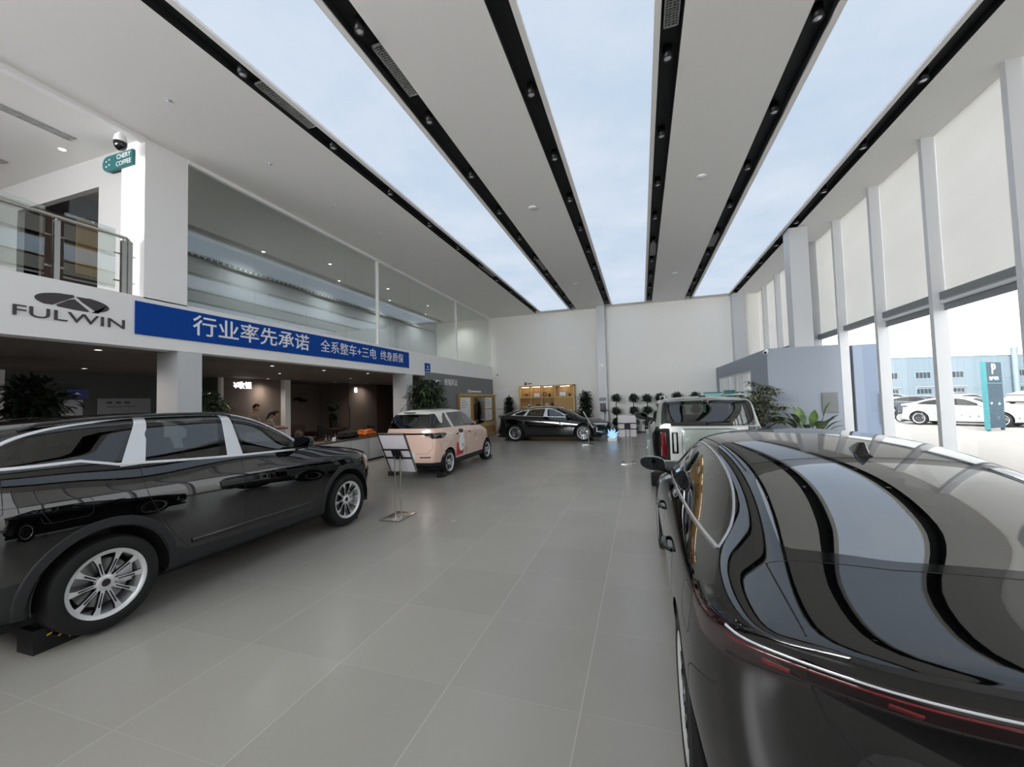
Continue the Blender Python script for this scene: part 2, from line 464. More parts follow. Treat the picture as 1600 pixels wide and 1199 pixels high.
WHEELS = {}
def make_wheel(kind, R, width, rim_r, spokes, m_rim, twin=True, detail=1):
    """wheel about the x axis, outer face towards +x; returns meshes (tyre, rim, disc, cap)"""
    key = (kind, R, width, rim_r, m_rim)
    if key in WHEELS: return WHEELS[key]
    rot = Matrix.Rotation(PI/2, 4, 'Y')    # z axis -> +x
    n = 48 if detail else 20; w = width/2
    t = MB(); t.lathe([(rim_r, -w*.85), (rim_r+.02, -w*.96), (R*.86, -w), (R*.955, -w*.93), (R*.99, -w*.74), (R, -w*.5), (R, w*.5), (R*.99, w*.74), (R*.955, w*.93), (R*.86, w), (rim_r+.035, w*.99), (rim_r+.012, w*.93), (rim_r, w*.85)], 'rubber', n, rot)
    if detail:
        for k in (-.45, 0, .45): t.lathe([(R+.0005, w*k-.006), (R-.006+.0005*2, w*k), (R+.0005, w*k+.006)], 'gap', n, rot)
    r = MB(); r.lathe([(rim_r, -w*.85), (rim_r-.02, -w*.6), (rim_r-.03, w*.5), (rim_r-.022, w*.8), (rim_r-.006, w*.9), (rim_r+.008, w*.95), (rim_r+.008, w*.88)], 'rim_dark' if m_rim != 'rim_silver' else m_rim, n, rot)
    r.lathe([(rim_r-.024, w*.83), (rim_r-.010, w*.915), (rim_r+.006, w*.955)], 'rim_silver', n, rot)
    x_hub, x_rim = w*.62, w*.84
    for k in range(spokes):
        a = 2*PI*k/spokes; 
        offs = (-.5, .5) if twin else (0,)
        for o in offs:
            a_in = a+o*.30; a_out = a+o*(2*PI/spokes)*.52 if twin else a
            ri, ro = .045, rim_r-.012; wi, wo = (.014, .026) if twin else (.014, .026)
            if not twin: a_out += .0
            def pt(rad, ang, off, x):
                c, s_ = math.cos(ang), math.sin(ang); return Vector((x, c*rad-s_*off, s_*rad+c*off))
            A = [pt(ri, a_in, -wi, x_hub), pt(ri, a_in, wi, x_hub), pt(ro*.62, (a_in+a_out)/2, wi*.85, (x_hub+x_rim)/2+.004), pt(ro*.80, a_out, wo*.7, x_rim), pt(ro, a_out, wo, x_rim+.002),
                 pt(ro, a_out, -wo, x_rim+.002), pt(ro*.80, a_out, -wo*.55, x_rim), pt(ro*.62, (a_in+a_out)/2, -wi*.85, (x_hub+x_rim)/2+.004)]
            B = [v-Vector((.03, 0, 0)) for v in A]; nn = len(A)
            r.add(A+B, [tuple(range(nn))]+[tuple(range(2*nn-1, nn-1, -1))], 'rim_silver' if m_rim == 'rim_silver' else m_rim)
            r.add(A+B, [(i, i+nn, (i+1) % nn+nn, (i+1) % nn) for i in range(nn)], 'rim_dark')
        if not twin:
            A = [pt(.075, a, -.004, x_hub+.005), pt(.075, a, .004, x_hub+.005), pt(ro*.74, a, .006, x_rim+.001), pt(ro*.74, a, -.006, x_rim+.001)]
            r.add(A, [(0, 1, 2, 3)], 'rim_dark')
    r.lathe([(.0, x_hub+.006), (.05, x_hub+.006), (.062, x_hub), (.066, x_hub-.03)], m_rim, 20, rot)
    for k in range(5):
        a = 2*PI*(k+.5)/5; r.lathe([(.0, x_hub+.001), (.009, x_hub+.001)], 'gap', 8, Matrix.Translation((0, .052*math.cos(a), .052*math.sin(a))) @ rot)
    d = MB(); d.lathe([(.08, w*.1), (rim_r*.72, w*.1), (rim_r*.72, -.02), (.08, -.02)], 'brake', n, rot); d.lathe([(.0, w*.3), (.08, w*.3), (.085, -w*.3)], 'rim_dark', 20, rot)
    d.box(w*.0, w*.25, rim_r*.35, rim_r*.80, -.06, .09, 'rim_silver', .01)
    c = MB(); c.lathe([(.0, x_hub+.013), (.026, x_hub+.012), (.031, x_hub+.004)], 'black_gloss', 16, rot)
    WHEELS[key] = (t.mesh('tyre'), r.mesh('rim'), d.mesh('brake_disc'), c.mesh('hub_cap'))
    for me in WHEELS[key]: me.set_sharp_from_angle(angle=math.radians(35))
    return WHEELS[key]
def put_wheels(root, ax, half, wheel, R, steer=0.):
    for y in ax:
        for sd in (1, -1):
            t = link(bpy.data.objects.new('wheel', wheel[0]), root); t.location = (half*sd, y, R); t.rotation_euler = (0, 0, 0 if sd > 0 else PI)
            link(bpy.data.objects.new('rim', wheel[1]), t); link(bpy.data.objects.new('brake_disc', wheel[2]), t); link(bpy.data.objects.new('hub_cap', wheel[3]), t)
def wheel_liner(b, y, z, R, x0, x1, n=20):
    for h in (1, -1):
        vs = []
        for k in range(n+1):
            a = -.15+(PI+.3)*k/n
            for x in (x0, x1): vs.append((x*h, y+R*math.cos(a), z+R*math.sin(a)))
        b.add(vs, [(2*k, 2*k+1, 2*k+3, 2*k+2) for k in range(n)], 'under')
        b.add([(x0*h, y+R*math.cos(-.15+(PI+.3)*k/n), z+R*math.sin(-.15+(PI+.3)*k/n)) for k in range(n+1)], [tuple(range(n+1))], 'under')
def seat(root, x, y, z, m='cabin', w=.5, name='seat', hr=True, top=.62):
    s = MB(); s.box(x-w/2, x+w/2, y-.02, y+.46, z, z+.16, m, .04)
    s.add(*slab((x-w/2*.92, y-.10, z+.14), (x+w/2*.92, y+.04, z+.14), top, -.16, .1), m, True)
    o = s.build(name, root, sharp=60)
    if hr:
        for k in ((0,) if w < .8 else (-w*.3, w*.3)):
            h = MB(); h.box(x+k-.13, x+k+.13, y-.27, y-.17, z+.14+top-.01, z+.14+top+.17, m, .035); h.build('headrest', o)
    return o
def slab(a, c, h, lean, t):
    """leaning seat back: base rectangle a-c, height h, leaning by lean in y"""
    x0, y0, z0 = a; x1, y1, _ = c; vs = []; L = 6
    for k in range(L+1):
        q = k/L; f = 1-.12*q**3; cx = (x0+x1)/2; hw = (x1-x0)/2*f; yy = y0+lean*q; tt = (y1-y0)*(1-.35*q)
        vs += [(cx-hw, yy, z0+h*q), (cx+hw, yy, z0+h*q), (cx+hw, yy+tt, z0+h*q), (cx-hw, yy+tt, z0+h*q)]
    fs = []
    for k in range(L):
        for i in range(4): j = (i+1) % 4; fs.append((4*k+i, 4*k+j, 4*k+4+j, 4*k+4+i))
    fs.append((0, 3, 2, 1)); fs.append((4*L, 4*L+1, 4*L+2, 4*L+3)); return vs, fs
def cabin(root, yr, yf, zf, w, dash_z, belt, m='cabin', rear=True, wheelside=-1, seatz=.30, top=.62):
    b = MB(); b.box(-w, w, yr-.3, yf+.35, zf-.02, zf+.03, 'cabin')
    b.box(-w, w, yf+.38, yf+.80, zf, dash_z, 'cabin', .05)
    b.box(-.12, .12, yf-1.0, yf+.5, zf, zf+.38, 'cabin', .03)
    b.box(-w, w, yr-.75, yr-.34, zf, belt-.06, 'cabin', .03)
    b.build('cabin_floor', root)
    seat(root, -.37, yf-.45, zf+seatz-.14, m, .50, 'front_seat', True, top); seat(root, .37, yf-.45, zf+seatz-.14, m, .50, 'front_seat', True, top)
    if rear: seat(root, 0, yr-.05, zf+seatz-.14, m, 1.24, 'rear_bench', True, top)
    s = MB(); c = Vector((.37*wheelside, yf+.28, dash_z-.02)); ring = []
    for k in range(24):
        a = 2*PI*k/24; ring.append(c+Vector((.18*math.cos(a), -.07*math.sin(a), .17*math.sin(a))))
    s.tube(ring, .015, 'cabin', 6, closed=True); s.tube([c-Vector((.18, 0, 0)), c+Vector((.18, 0, 0))], .02, 'cabin', 6); s.tube([c, c+Vector((0, .25, -.08))], .03, 'cabin', 6)
    s.build('steering_wheel', root)
# ------------------------------------------------------------------ the cars' shapes
def nx_gt(v): return lambda c, n: n.x > v
def side_c(lo=.30): return lambda c, n: n.x > lo
def gap_side(b, body, pts, w=.007, m='gap', halves=(1, -1)):
    P = [body.on_side(*p) for p in dens(pts, .03)]
    for h in halves: strip(b, mirror_pts(P, h), w, .0016, m)
def gap_fn(b, fn, pts, w=.007, m='gap', halves=(1, -1)):
    P = [fn(*p) for p in dens(pts, .03)]
    for h in halves: strip(b, mirror_pts(P, h), w, .0016, m)
def arch_flare(body, parent, cy, cz, r, wd, m, z0, name='wheel_arch_trim', th=.012):
    """band round the wheel arch"""
    for h in (1, -1):
        b = MB(); vs = []; N = 40; ok = 0
        a0 = math.asin(max(-1, min(1, (z0-cz)/r)))
        for k in range(N+1):
            a = a0+(PI-2*a0)*k/N
            row = []
            for q in (0, .12, .5, .88, 1):
                rr = r+wd*q
                p, n = body.on_side(cy+rr*math.cos(a), max(cz+rr*math.sin(a), z0 if q else z0))
                if p is None: p = row[-1] if row else (vs[-5] if vs else Vector((.9, cy, cz))); n = Vector((1, 0, 0)); q_ = 0
                t = th*(0 if q == 0 else (.9 if q < .2 else (1.0 if q < .9 else .1)))
                e = p+n*t
                if q == 0: e = p+Vector((-.03, 0, 0))
                row.append(Vector((e.x*h, e.y, e.z)))
            vs += row
        fs = []
        for k in range(N):
            for q in range(4):
                f = (k*5+q, k*5+q+1, (k+1)*5+q+1, (k+1)*5+q); fs.append(f if h < 0 else f[::-1])
        b.add(vs, fs, m, True); b.build(name, parent, sharp=50)
def side_mirror(root, body, y, z, m, sd, sc=1.0, out=.0):
    p, n = body.on_side(y, z)
    if p is None: return
    b = MB(); c = Vector(((p.x+.17*sc+out)*sd, y+.02, z+.07*sc))
    bm = bmesh.new(); bmesh.ops.create_uvsphere(bm, u_segments=20, v_segments=12, radius=1)
    for v in bm.verts:
        q = v.co; pw = lambda a: math.copysign(abs(a)**.72, a); x = pw(q.x)*.122*sc; zz = pw(q.z)*.072*sc+.018*q.x*sc; yy = q.y*.085*sc
        if q.y < -.2: yy = -.035*sc-(abs(q.y)-.2)*.004
        zz *= (1-.18*q.x); yy *= (1-.15*q.x)
        v.co = Vector((x*sd, yy, zz))
    bmesh.ops.recalc_face_normals(bm, faces=bm.faces[:])
    b.bm(bm, m, True, Matrix.Translation(c))
    b.tube([Vector(((p.x-.02)*sd, y+.03, z-.01)), Vector(((p.x+.05)*sd, y+.02, z+.012*sc)), c+Vector((-.03*sd, .0, -.03*sc))], [.035*sc, .028*sc, .03*sc], 'black_gloss', 8, flat=.5)
    o = b.build('wing_mirror', root, sharp=60)
    if m == 'black_gloss' and sc == 1.0:
        r_ = MB(); r_.tube([(c.x+.118*sc*pw(math.cos(a))*sd, c.y-.036*sc, c.z+.066*sc*pw(math.sin(a))*(1-.15*math.cos(a))+.018*sc*math.cos(a)) for a in [2*PI*k/32 for k in range(32)]], .0035, 'chrome', 6, closed=True); r_.build('mirror_rim', o)
    g = MB(); g.poly([(c.x+.105*sc*pw(math.cos(a))*sd-.002*sd, c.y-.040*sc, c.z+.054*sc*pw(math.sin(a))*(1-.15*math.cos(a))+.018*sc*math.cos(a)) for a in [2*PI*k/24 for k in range(24)]], 'mirror_glass', (0, -.004, 0)); g.build('mirror_glass', o)
def handle(root, body, y, z, m, L=.2, flush=False):
    for h in (1, -1):
        P = mirror_pts([body.on_side(y-L/2+L*k/8, z) for k in range(9)], h)
        if len(P) < 3: continue
        b = MB()
        if flush: strip(b, P, .030, .004, m); strip(b, P, .038, .0015, 'gap')
        else:
            b.tube([P[0][0]-P[0][1]*.004, P[1][0]+P[1][1]*.028, P[4][0]+P[4][1]*.034, P[7][0]+P[7][1]*.028, P[8][0]-P[8][1]*.004], [.012, .013, .014, .013, .012], m, 8, flat=1.3)
            strip(b, P[2:7], .045, .001, 'gap')
        b.build('door_handle', root, sharp=60)

SEDAN_T = dict(
    zb=[(.2, .27), (.6, .20), (4.3, .20), (4.85, .24)],
    wlow=[(.2, .74), (.55, .85), (1.0, .865), (4.0, .865), (4.5, .80), (4.85, .58)],
    wmid=[(.2, .86), (.5, .915), (1.0, .935), (2.5, .925), (4.0, .93), (4.5, .86), (4.85, .62)], zmid=[(.1, .64), (4.85, .55)],
    wsh=[(.2, .835), (.5, .885), (1.0, .905), (2.5, .895), (4.0, .885), (4.5, .81), (4.85, .57)],
    zsh=[(.2, 1.0), (.6, .985), (1.5, .925), (3.5, .84), (4.4, .74), (4.85, .64)],
    wbelt=[(.2, .77), (.5, .785), (1.0, .795), (2.5, .82), (3.5, .80), (4.2, .745), (4.85, .50)],
    zbelt=[(.2, 1.055), (.5, 1.075), (1., 1.06), (2.5, .995), (3.4, .955), (4.2, .845), (4.85, .675)],
    wrail=[(.2, .60), (.5, .60), (1.2, .575), (1.6, .585), (2.4, .605), (2.9, .615), (3.3, .68), (3.6, .71), (4.2, .60), (4.85, .40)],
    zrail=[(.2, 1.085), (.5, 1.12), (.9, 1.225), (1.3, 1.32), (1.8, 1.385), (2.3, 1.40), (2.7, 1.365), (3.1, 1.22), (3.5, 1.02), (3.7, .965), (4.2, .885), (4.85, .70)],
    zt=[(.2, 1.10), (.45, 1.13), (.60, 1.165), (1.0, 1.30), (1.4, 1.40), (1.8, 1.445), (2.4, 1.465), (2.8, 1.44), (3.05, 1.38), (3.5, 1.18), (3.85, .99), (4.2, .925), (4.6, .84), (4.85, .74)])
def sedan_rear(x, z):
    a = min(abs(x)/.93, 1.1); pz = tab([(.2, .20), (.35, .12), (.52, .10), (.62, .15), (.72, .235), (.86, .25), (.92, .195), (.98, .175), (1.04, .12), (1.09, .13)], z)
    return pz+.31*a**3.0
def sedan_front(x, z):
    a = min(abs(x)/.90, 1.1); pz = tab([(.2, 4.88), (.35, 4.95), (.55, 4.95), (.72, 4.90), (.8, 4.84)], z)
    return pz-.55*a**2.6
SEDAN_DLO = [(3.36, .985), (2.45, 1.015), (1.5, 1.05), (.86, 1.085), (1.02, 1.17), (1.35, 1.275), (1.8, 1.345), (2.3, 1.362), (2.65, 1.325), (3.0, 1.185)]
def make_sedan(name, loc, rz, label, paint='paint_black', su=5, sv=5, near=True, wheel_r=.345, glass='glass_mid', pillar='black_gloss'):
    root = empty(name, loc, rz, label, 'car')
    B = Body(SEDAN_T, dict(rear_y=.22, rear=sedan_rear, rear_zc=.68, front_y=4.80, front=sedan_front, front_zc=.5), su, sv,
             [.56, .82, 1.1, 1.4, 1.75, 2.1, 2.5, 2.85, 3.2, 3.5, 3.8, 4.1, 4.4])
    ra, fa = 1.05, 3.93; R = wheel_r
    for y in (ra, fa): B.region(None, 'side', circle(y, R+.005, R+.05), None, lambda c, n: n.x > .2 and c.z < .9 or (c.x > .62 and c.z < .5))
    sc = lambda c, n: n.x > .28 and c.z > .9
    dlo = crv(SEDAN_DLO[0:4], .1)+crv(SEDAN_DLO[3:], .06)[1:]
    gl = smooth_poly([(1.02, 1.095), (1.40, 1.065), (1.58, 1.285), (1.34, 1.255), (1.05, 1.165)], .03)
    g2 = smooth_poly([(1.53, 1.060), (2.28, 1.030), (2.34, 1.345), (1.80, 1.328), (1.66, 1.30)], .04)
    g3 = smooth_poly([(2.46, 1.026), (3.24, .995), (2.98, 1.165), (2.66, 1.305), (2.43, 1.342)], .04)
    B.region('quarter_window', 'side', gl, glass, sc); B.region('rear_door_window', 'side', g2, glass, sc); B.region('front_door_window', 'side', g3, glass, sc)
    B.region('window_pillar_trim', 'side', dlo, pillar, sc)
    tc_ = lambda c, n: n.z > .2 and c.z > 1.0
    rw = smooth_poly([(-.2, .60), (.30, .61), (.585, .68), (.53, 1.24), (.30, 1.32), (-.2, 1.345)], .05)
    B.region('rear_window', 'top', rw, 'glass_rear', tc_)
    B.region('rear_window_frit', 'top', smooth_poly([(-.3, .565), (.32, .57), (.64, .63), (.575, 1.27), (.31, 1.36), (-.3, 1.385)], .05), 'black_gloss', tc_)
    B.region('sunroof_panel', 'top', smooth_poly([(-.3, 1.42), (.50, 1.41), (.53, 2.72), (.33, 2.79), (-.3, 2.82)], .04), 'black_gloss', tc_)
    B.region('windscreen', 'top', smooth_poly([(-.2, 3.77), (.40, 3.72), (.66, 3.52), (.555, 2.93), (.3, 2.97), (-.2, 3.0)], .05), glass, lambda c, n: n.z > .2 and c.z > .93)
    B.region('tail_lamp', 'side', [(.72, .985), (.55, 1.01), (.0, 1.02), (-.1, .93), (.35, .915), (.55, .93)], 'lamp_smoke', lambda c, n: n.y < .1 and c.y < .9 and n.x > .45)
    B.region('tail_lamp', 'rear', [(-1, 1.02), (-1, .925), (.3, .925), (.70, .915), (.95, .92), (.95, 1.02), (.70, 1.02), (.3, 1.02)], 'lamp_smoke', lambda c, n: n.y < -.2)
    B.region('trunk_lid', 'rear', smooth_poly([(-1, .70), (.36, .70), (.58, .82), (.65, .97), (.65, 1.2), (-1, 1.2)], .02), paint, lambda c, n: n.y < .3 and c.y < .45)
    B.region('trunk_lid', 'top', [(-.3, .56), (.32, .565), (.65, .62), (.65, .30), (.65, 0), (-.3, 0)], paint, lambda c, n: n.z > .3 and c.z > .9)
    B.region('rear_bumper', 'side', [(-.2, 0), (.74, 0), (.74, .55), (.66, .72), (.42, .84), (-.2, .84)], paint, lambda c, n: c.y < .9)
    B.region('front_bumper', 'side', [(5.2, 0), (4.25, 0), (4.25, .45), (4.38, .60), (5.2, .60)], paint, lambda c, n: c.y > 4)
    B.region('headlamp', 'front', [(.40, .69), (.44, .64), (.80, .67), (.84, .73), (.60, .735)], 'lamp_clear', lambda c, n: n.y > .1 and c.y > 4)
    B.region('rear_door', 'side', smooth_poly([(1.42, .60), (1.60, .33), (2.38, .30), (2.40, 1.43), (1.55, 1.38), (1.30, 1.05)], .05), paint, lambda c, n: n.x > .3)
    B.region('front_door', 'side', smooth_poly([(2.385, .30), (3.36, .30), (3.46, .60), (3.42, .99), (3.0, 1.28), (2.6, 1.42), (2.40, 1.43)], .03), paint, lambda c, n: n.x > .3)
    B.region('bonnet', 'top', [(-.3, 3.80), (.42, 3.75), (.66, 3.60), (.66, 4.3), (.50, 4.62), (-.3, 4.74)], paint, lambda c, n: n.z > .4)
    parts = B.finish(root, paint)
    shell = parts['body_shell'][0]
    # trims and gaps
    g = MB()
    gap_side(g, B, crv([(1.42, 1.0), (1.42, .74), (1.50, .45), (1.60, .33)])); gap_side(g, B, [(2.39, .99), (2.385, .30)]); gap_side(g, B, [(1.60, .33), (2.38, .30), (3.36, .30)])
    gap_side(g, B, crv([(3.36, .30), (3.46, .60), (3.43, .96)])); gap_side(g, B, crv([(.74, .52), (.66, .72), (.45, .80)])); gap_side(g, B, crv([(4.25, .45), (4.38, .60), (4.6, .64)]))
    gap_side(g, B, smooth_poly([(.66, .82), (.86, .82), (.86, .96), (.66, .97)], .05)+[(.69, .82)], .005, halves=(-1,))
    gap_fn(g, B.on_top, [(0, .56), (.32, .565), (.65, .62)]); gap_fn(g, B.on_top, [(.65, .62), (.65, .30), (.65, .27)])
    gap_fn(g, B.on_top, [(0, 1.40), (.52, 1.40)], .009); gap_fn(g, B.on_top, [(.545, 1.33), (.55, 1.6), (.575, 2.4), (.585, 2.8), (.56, 2.9)], .010)
    gap_fn(g, B.on_top, [(.66, 3.6), (.66, 4.3), (.52, 4.6)]); gap_fn(g, B.on_top, [(.0, 4.74), (.5, 4.62)])
    gap_fn(g, B.on_rear, [(.65, 1.07), (.65, .97), (.60, .84), (.52, .77), (.36, .70), (0.001, .70)]); gap_fn(g, B.on_rear, [(.0, 1.025), (.75, 1.025)], .004)
    g.build('panel_gap', shell)
    for h in (1, -1):
        c = MB()
        strip(c, mirror_pts([B.on_side(*p) for p in crv(SEDAN_DLO[0:4], .04)], h), .024, .007, 'chrome')
        strip(c, mirror_pts([B.on_side(*p) for p in crv(SEDAN_DLO[3:]+[SEDAN_DLO[0]], .04)], h), .018, .006, 'chrome')
        c.build('window_chrome', root, sharp=80)
    u = MB(); u.box(-.8, .8, .25, 4.6, .16, .24, 'under')
    for y in (ra, fa): wheel_liner(u, y, R+.005, R+.05, .60, .91)
    u.build('underbody', root)
    # rear lamp lines and diffuser
    d = MB()
    for z, m in ((1.008, 'lamp_clear'), (.985, 'lamp_red'), (.932, 'gap')):
        for h in (1, -1): strip(d, mirror_pts([B.on_rear(.02+.02*k, z) for k in range(41)], h), .010, .004, m)
    for k in range(3):
        for h in (1, -1): strip(d, mirror_pts([B.on_rear(.20+.24*k+.012*j, .948+.0015*j) for j in range(6)], h), .026, .003, 'lamp_red')
    if 'tail_lamp' in parts: d.build('lamp_strip', parts['tail_lamp'][0])
    for h in (1, -1):
        dr = MB(); strip(dr, mirror_pts([B.on_front(*p) for p in dens([(.66, .36), (.80, .40), (.80, .56)], .03)], h), .04, .012, 'white'); dr.build('daytime_lamp', root)
    lb = MB(); P = [B.on_rear(.04*k, .34) for k in range(19)]
    for h in (1, -1): strip(lb, mirror_pts(P, h), .14, .02, 'trim_plastic')
    lb.build('rear_diffuser', root)
    pl = MB(); p, n = B.on_rear(.0, .80); pl.box(-.24, .24, p.y-.024, p.y-.01, .72, .865, 'plate', .004); pl.build('number_plate', root)
    em = MB(); p, n = B.on_rear(.0, .875); em.box(-.10, .10, p.y-.008, p.y+.0, .865, .885, 'chrome'); em.build('badge', root)
    for y, z in ((1.62, .835), (2.62, .815)): handle(root, B, y, z, paint, .22)
    for sd in (1, -1): side_mirror(root, B, 3.27, .985, 'black_gloss' if paint == 'paint_black' else paint, sd, 1.0)
    f = MB(); p, n = B.on_top(0, 1.50); bm = bmesh.new(); L = .19
    prof = [(0, 0, .030), (.02, .055, .012), (.06, .052, .016), (.12, .028, .022), (L, 0, .006)]
    vs = []
    for yy, zz, ww in prof: vs += [(-.03, p.y+yy*1.0-.08, p.z-.012), (-ww*.4, p.y+yy-.08, p.z+zz), (ww*.4, p.y+yy-.08, p.z+zz), (.03, p.y+yy-.08, p.z-.012)]
    bm.free(); f.add(vs, [(4*i+j, 4*i+j+1, 4*i+5+j, 4*i+4+j) for i in range(4) for j in range(3)]+[(0, 1, 2, 3), (19, 18, 17, 16)], 'black_gloss', True)
    f.build('roof_aerial', root)
    cabin(root, 1.55, 3.0, .26, .70, .86, .95, seatz=.34, top=.54)
    sh = MB(); sh.box(-.60, .60, .72, 1.22, .93, .96, 'cabin'); sh.build('parcel_shelf', root)
    wm = make_wheel('sedan', R, .225, .245, 7, 'rim_mid', True); put_wheels(root, (ra, fa), .805, wm, R)
    return root

SUV_T = dict(
    zb=[(.1, .36), (.6, .25), (4.1, .25), (4.62, .30)],
    wlow=[(.1, .76), (.5, .87), (1.0, .895), (3.7, .895), (4.2, .84), (4.62, .62)],
    wmid=[(.1, .84), (.4, .915), (1.0, .95), (2.4, .935), (3.7, .95), (4.2, .90), (4.62, .68)], zmid=[(.1, .72), (4.6, .66)],
    wsh=[(.1, .82), (.4, .90), (1.0, .93), (2.4, .915), (3.7, .915), (4.2, .85), (4.62, .62)],
    zsh=[(.1, 1.10), (1., 1.08), (2.4, 1.03), (3.6, 1.0), (4.2, .94), (4.62, .86)],
    wbelt=[(.1, .76), (.5, .83), (1., .855), (2.5, .86), (3.2, .84), (3.8, .79), (4.62, .55)],
    zbelt=[(.1, 1.31), (.7, 1.30), (1.2, 1.255), (2.2, 1.20), (3.0, 1.165), (3.5, 1.105), (4.1, 1.04), (4.62, .93)],
    wrail=[(.1, .60), (.5, .625), (1., .645), (2.3, .66), (2.7, .67), (3.0, .735), (3.3, .74), (3.8, .65), (4.62, .44)],
    zrail=[(.1, 1.46), (.35, 1.54), (.8, 1.612), (1.5, 1.64), (2.1, 1.635), (2.4, 1.60), (2.8, 1.42), (3.1, 1.235), (3.3, 1.16), (3.8, 1.09), (4.62, .955)],
    zt=[(.1, 1.53), (.35, 1.61), (.8, 1.665), (1.5, 1.69), (2.1, 1.685), (2.45, 1.645), (2.85, 1.48), (3.2, 1.28), (3.45, 1.165), (3.8, 1.12), (4.3, 1.05), (4.62, .985)])
def suv_rear(x, z):
    a = min(abs(x)/.93, 1.1); return tab([(.3, .12), (.5, .02), (.8, .02), (1.1, .05), (1.3, .10), (1.6, .28)], z)+.26*a**3.2
def suv_front(x, z):
    a = min(abs(x)/.93, 1.1); return tab([(.3, 4.62), (.45, 4.70), (.7, 4.71), (.9, 4.68), (1.02, 4.58)], z)-.46*a**2.8
def make_suv(loc, rz, label):
    root = empty('sport_utility_car', loc, rz, label, 'car'); paint = 'paint_black'
    B = Body(SUV_T, dict(rear_y=.14, rear=suv_rear, rear_zc=.8, front_y=4.56, front=suv_front, front_zc=.66), 5, 5,
             [.5, .8, 1.1, 1.4, 1.75, 2.1, 2.4, 2.7, 3.0, 3.3, 3.6, 3.9, 4.2])
    ra, fa, R = 1.0, 3.72, .36
    for y in (ra, fa): B.region(None, 'side', circle(y, R+.01, R+.065), None, lambda c, n: n.x > .2 and c.z < .9 or (c.x > .62 and c.z < .55))
    sc = lambda c, n: n.x > .28 and c.z > 1.05
    q = smooth_poly([(.42, 1.352), (.62, 1.345), (.86, 1.348), (1.07, 1.292), (1.30, 1.605), (.92, 1.578), (.66, 1.53), (.50, 1.46)], .025)
    r_ = smooth_poly([(1.30, 1.285), (1.93, 1.236), (2.03, 1.615), (1.42, 1.618), (1.345, 1.50), (1.345, 1.44)], .02)
    f_ = smooth_poly([(2.22, 1.226), (2.93, 1.195), (2.80, 1.365), (2.44, 1.55), (2.20, 1.606)], .03)
    out = [(.36, 1.335), (.6, 1.328), (.87, 1.33), (1.09, 1.275), (1.95, 1.217), (2.98, 1.175), (2.86, 1.355), (2.46, 1.575), (2.2, 1.632), (1.4, 1.640), (1.0, 1.612), (.7, 1.562), (.48, 1.47)]
    B.region('quarter_window', 'side', q, 'glass_dark', sc); B.region('rear_door_window', 'side', r_, 'glass_mid', sc); B.region('front_door_window', 'side', f_, 'glass_mid', sc)
    B.region('rear_pillar_trim', 'side', [(1.10, 1.25), (1.28, 1.25), (1.35, 1.47), (1.41, 1.66), (1.33, 1.66)], 'satin_metal', sc)
    B.region('middle_pillar_trim', 'side', [(2.005, 1.2), (2.18, 1.2), (2.175, 1.66), (2.085, 1.66)], 'satin_metal', sc)
    B.region('window_frame', 'side', out, 'black_gloss', sc)
    B.region('rear_window', 'rear', smooth_poly([(-.2, 1.25), (.60, 1.26), (.56, 1.50), (-.2, 1.54)], .04), 'glass_dark', lambda c, n: n.y < -.2)
    B.region('windscreen', 'top', smooth_poly([(-.2, 3.36), (.42, 3.32), (.70, 3.14), (.615, 2.48), (.3, 2.52), (-.2, 2.54)], .05), 'glass_mid', lambda c, n: n.z > .2 and c.z > 1.1)
    B.region('sunroof_panel', 'top', smooth_poly([(-.3, 1.0), (.48, 1.0), (.50, 2.25), (-.3, 2.3)], .04), 'black_gloss', lambda c, n: n.z > .5)
    B.region('tail_lamp', 'side', [(.02, 1.16), (.45, 1.12), (.40, 1.04), (.02, 1.06)], 'lamp_red', lambda c, n: c.y < .6 and n.x > .2)
    B.region('headlamp', 'side', [(4.05, .985), (4.40, .93), (4.75, .90), (4.75, .80), (4.40, .83), (4.22, .90)], 'lamp_clear', lambda c, n: c.y > 3.9 and (n.x > .2 or n.y > .3) and c.x > .40)
    B.region('grille', 'front', smooth_poly([(-.3, .50), (.40, .50), (.52, .70), (.45, .88), (-.3, .88)], .03), 'trim_plastic', lambda c, n: n.y > .3)
    B.region('sill_cladding', 'side', [(-.1, 0), (-.1, .52), (.62, .56), (1.45, .50), (1.6, .415), (3.1, .375), (3.3, .42), (4.2, .42), (4.8, .40), (4.8, 0)], 'trim_plastic', lambda c, n: True)
    B.region('rear_door', 'side', smooth_poly([(1.28, .95), (1.50, .55), (1.62, .40), (2.155, .38), (2.12, 1.67), (1.38, 1.67), (1.2, 1.25)], .04), paint, lambda c, n: n.x > .3)
    B.region('front_door', 'side', smooth_poly([(2.155, .38), (3.05, .36), (3.22, .62), (3.18, 1.14), (2.9, 1.4), (2.5, 1.62), (2.12, 1.68)], .03), paint, lambda c, n: n.x > .3)
    B.region('bonnet', 'top', [(-.3, 3.42), (.45, 3.36), (.72, 3.2), (.70, 3.9), (.55, 4.40), (-.3, 4.52)], paint, lambda c, n: n.z > .4)
    parts = B.finish(root, paint); shell = parts['body_shell'][0]
    for y in (ra, fa): arch_flare(B, root, y, R+.01, R+.065, .075, 'trim_plastic', .30)
    g = MB()
    gap_side(g, B, crv([(1.23, 1.25), (1.27, .98), (1.45, .62), (1.62, .41)])); gap_side(g, B, [(2.145, 1.21), (2.155, .38)]); gap_side(g, B, crv([(3.06, .37), (3.22, .62), (3.18, 1.12)]))
    gap_side(g, B, smooth_poly([(.62, .92), (.90, .92), (.90, 1.06), (.62, 1.07)], .05)+[(.67, .92)], .005)
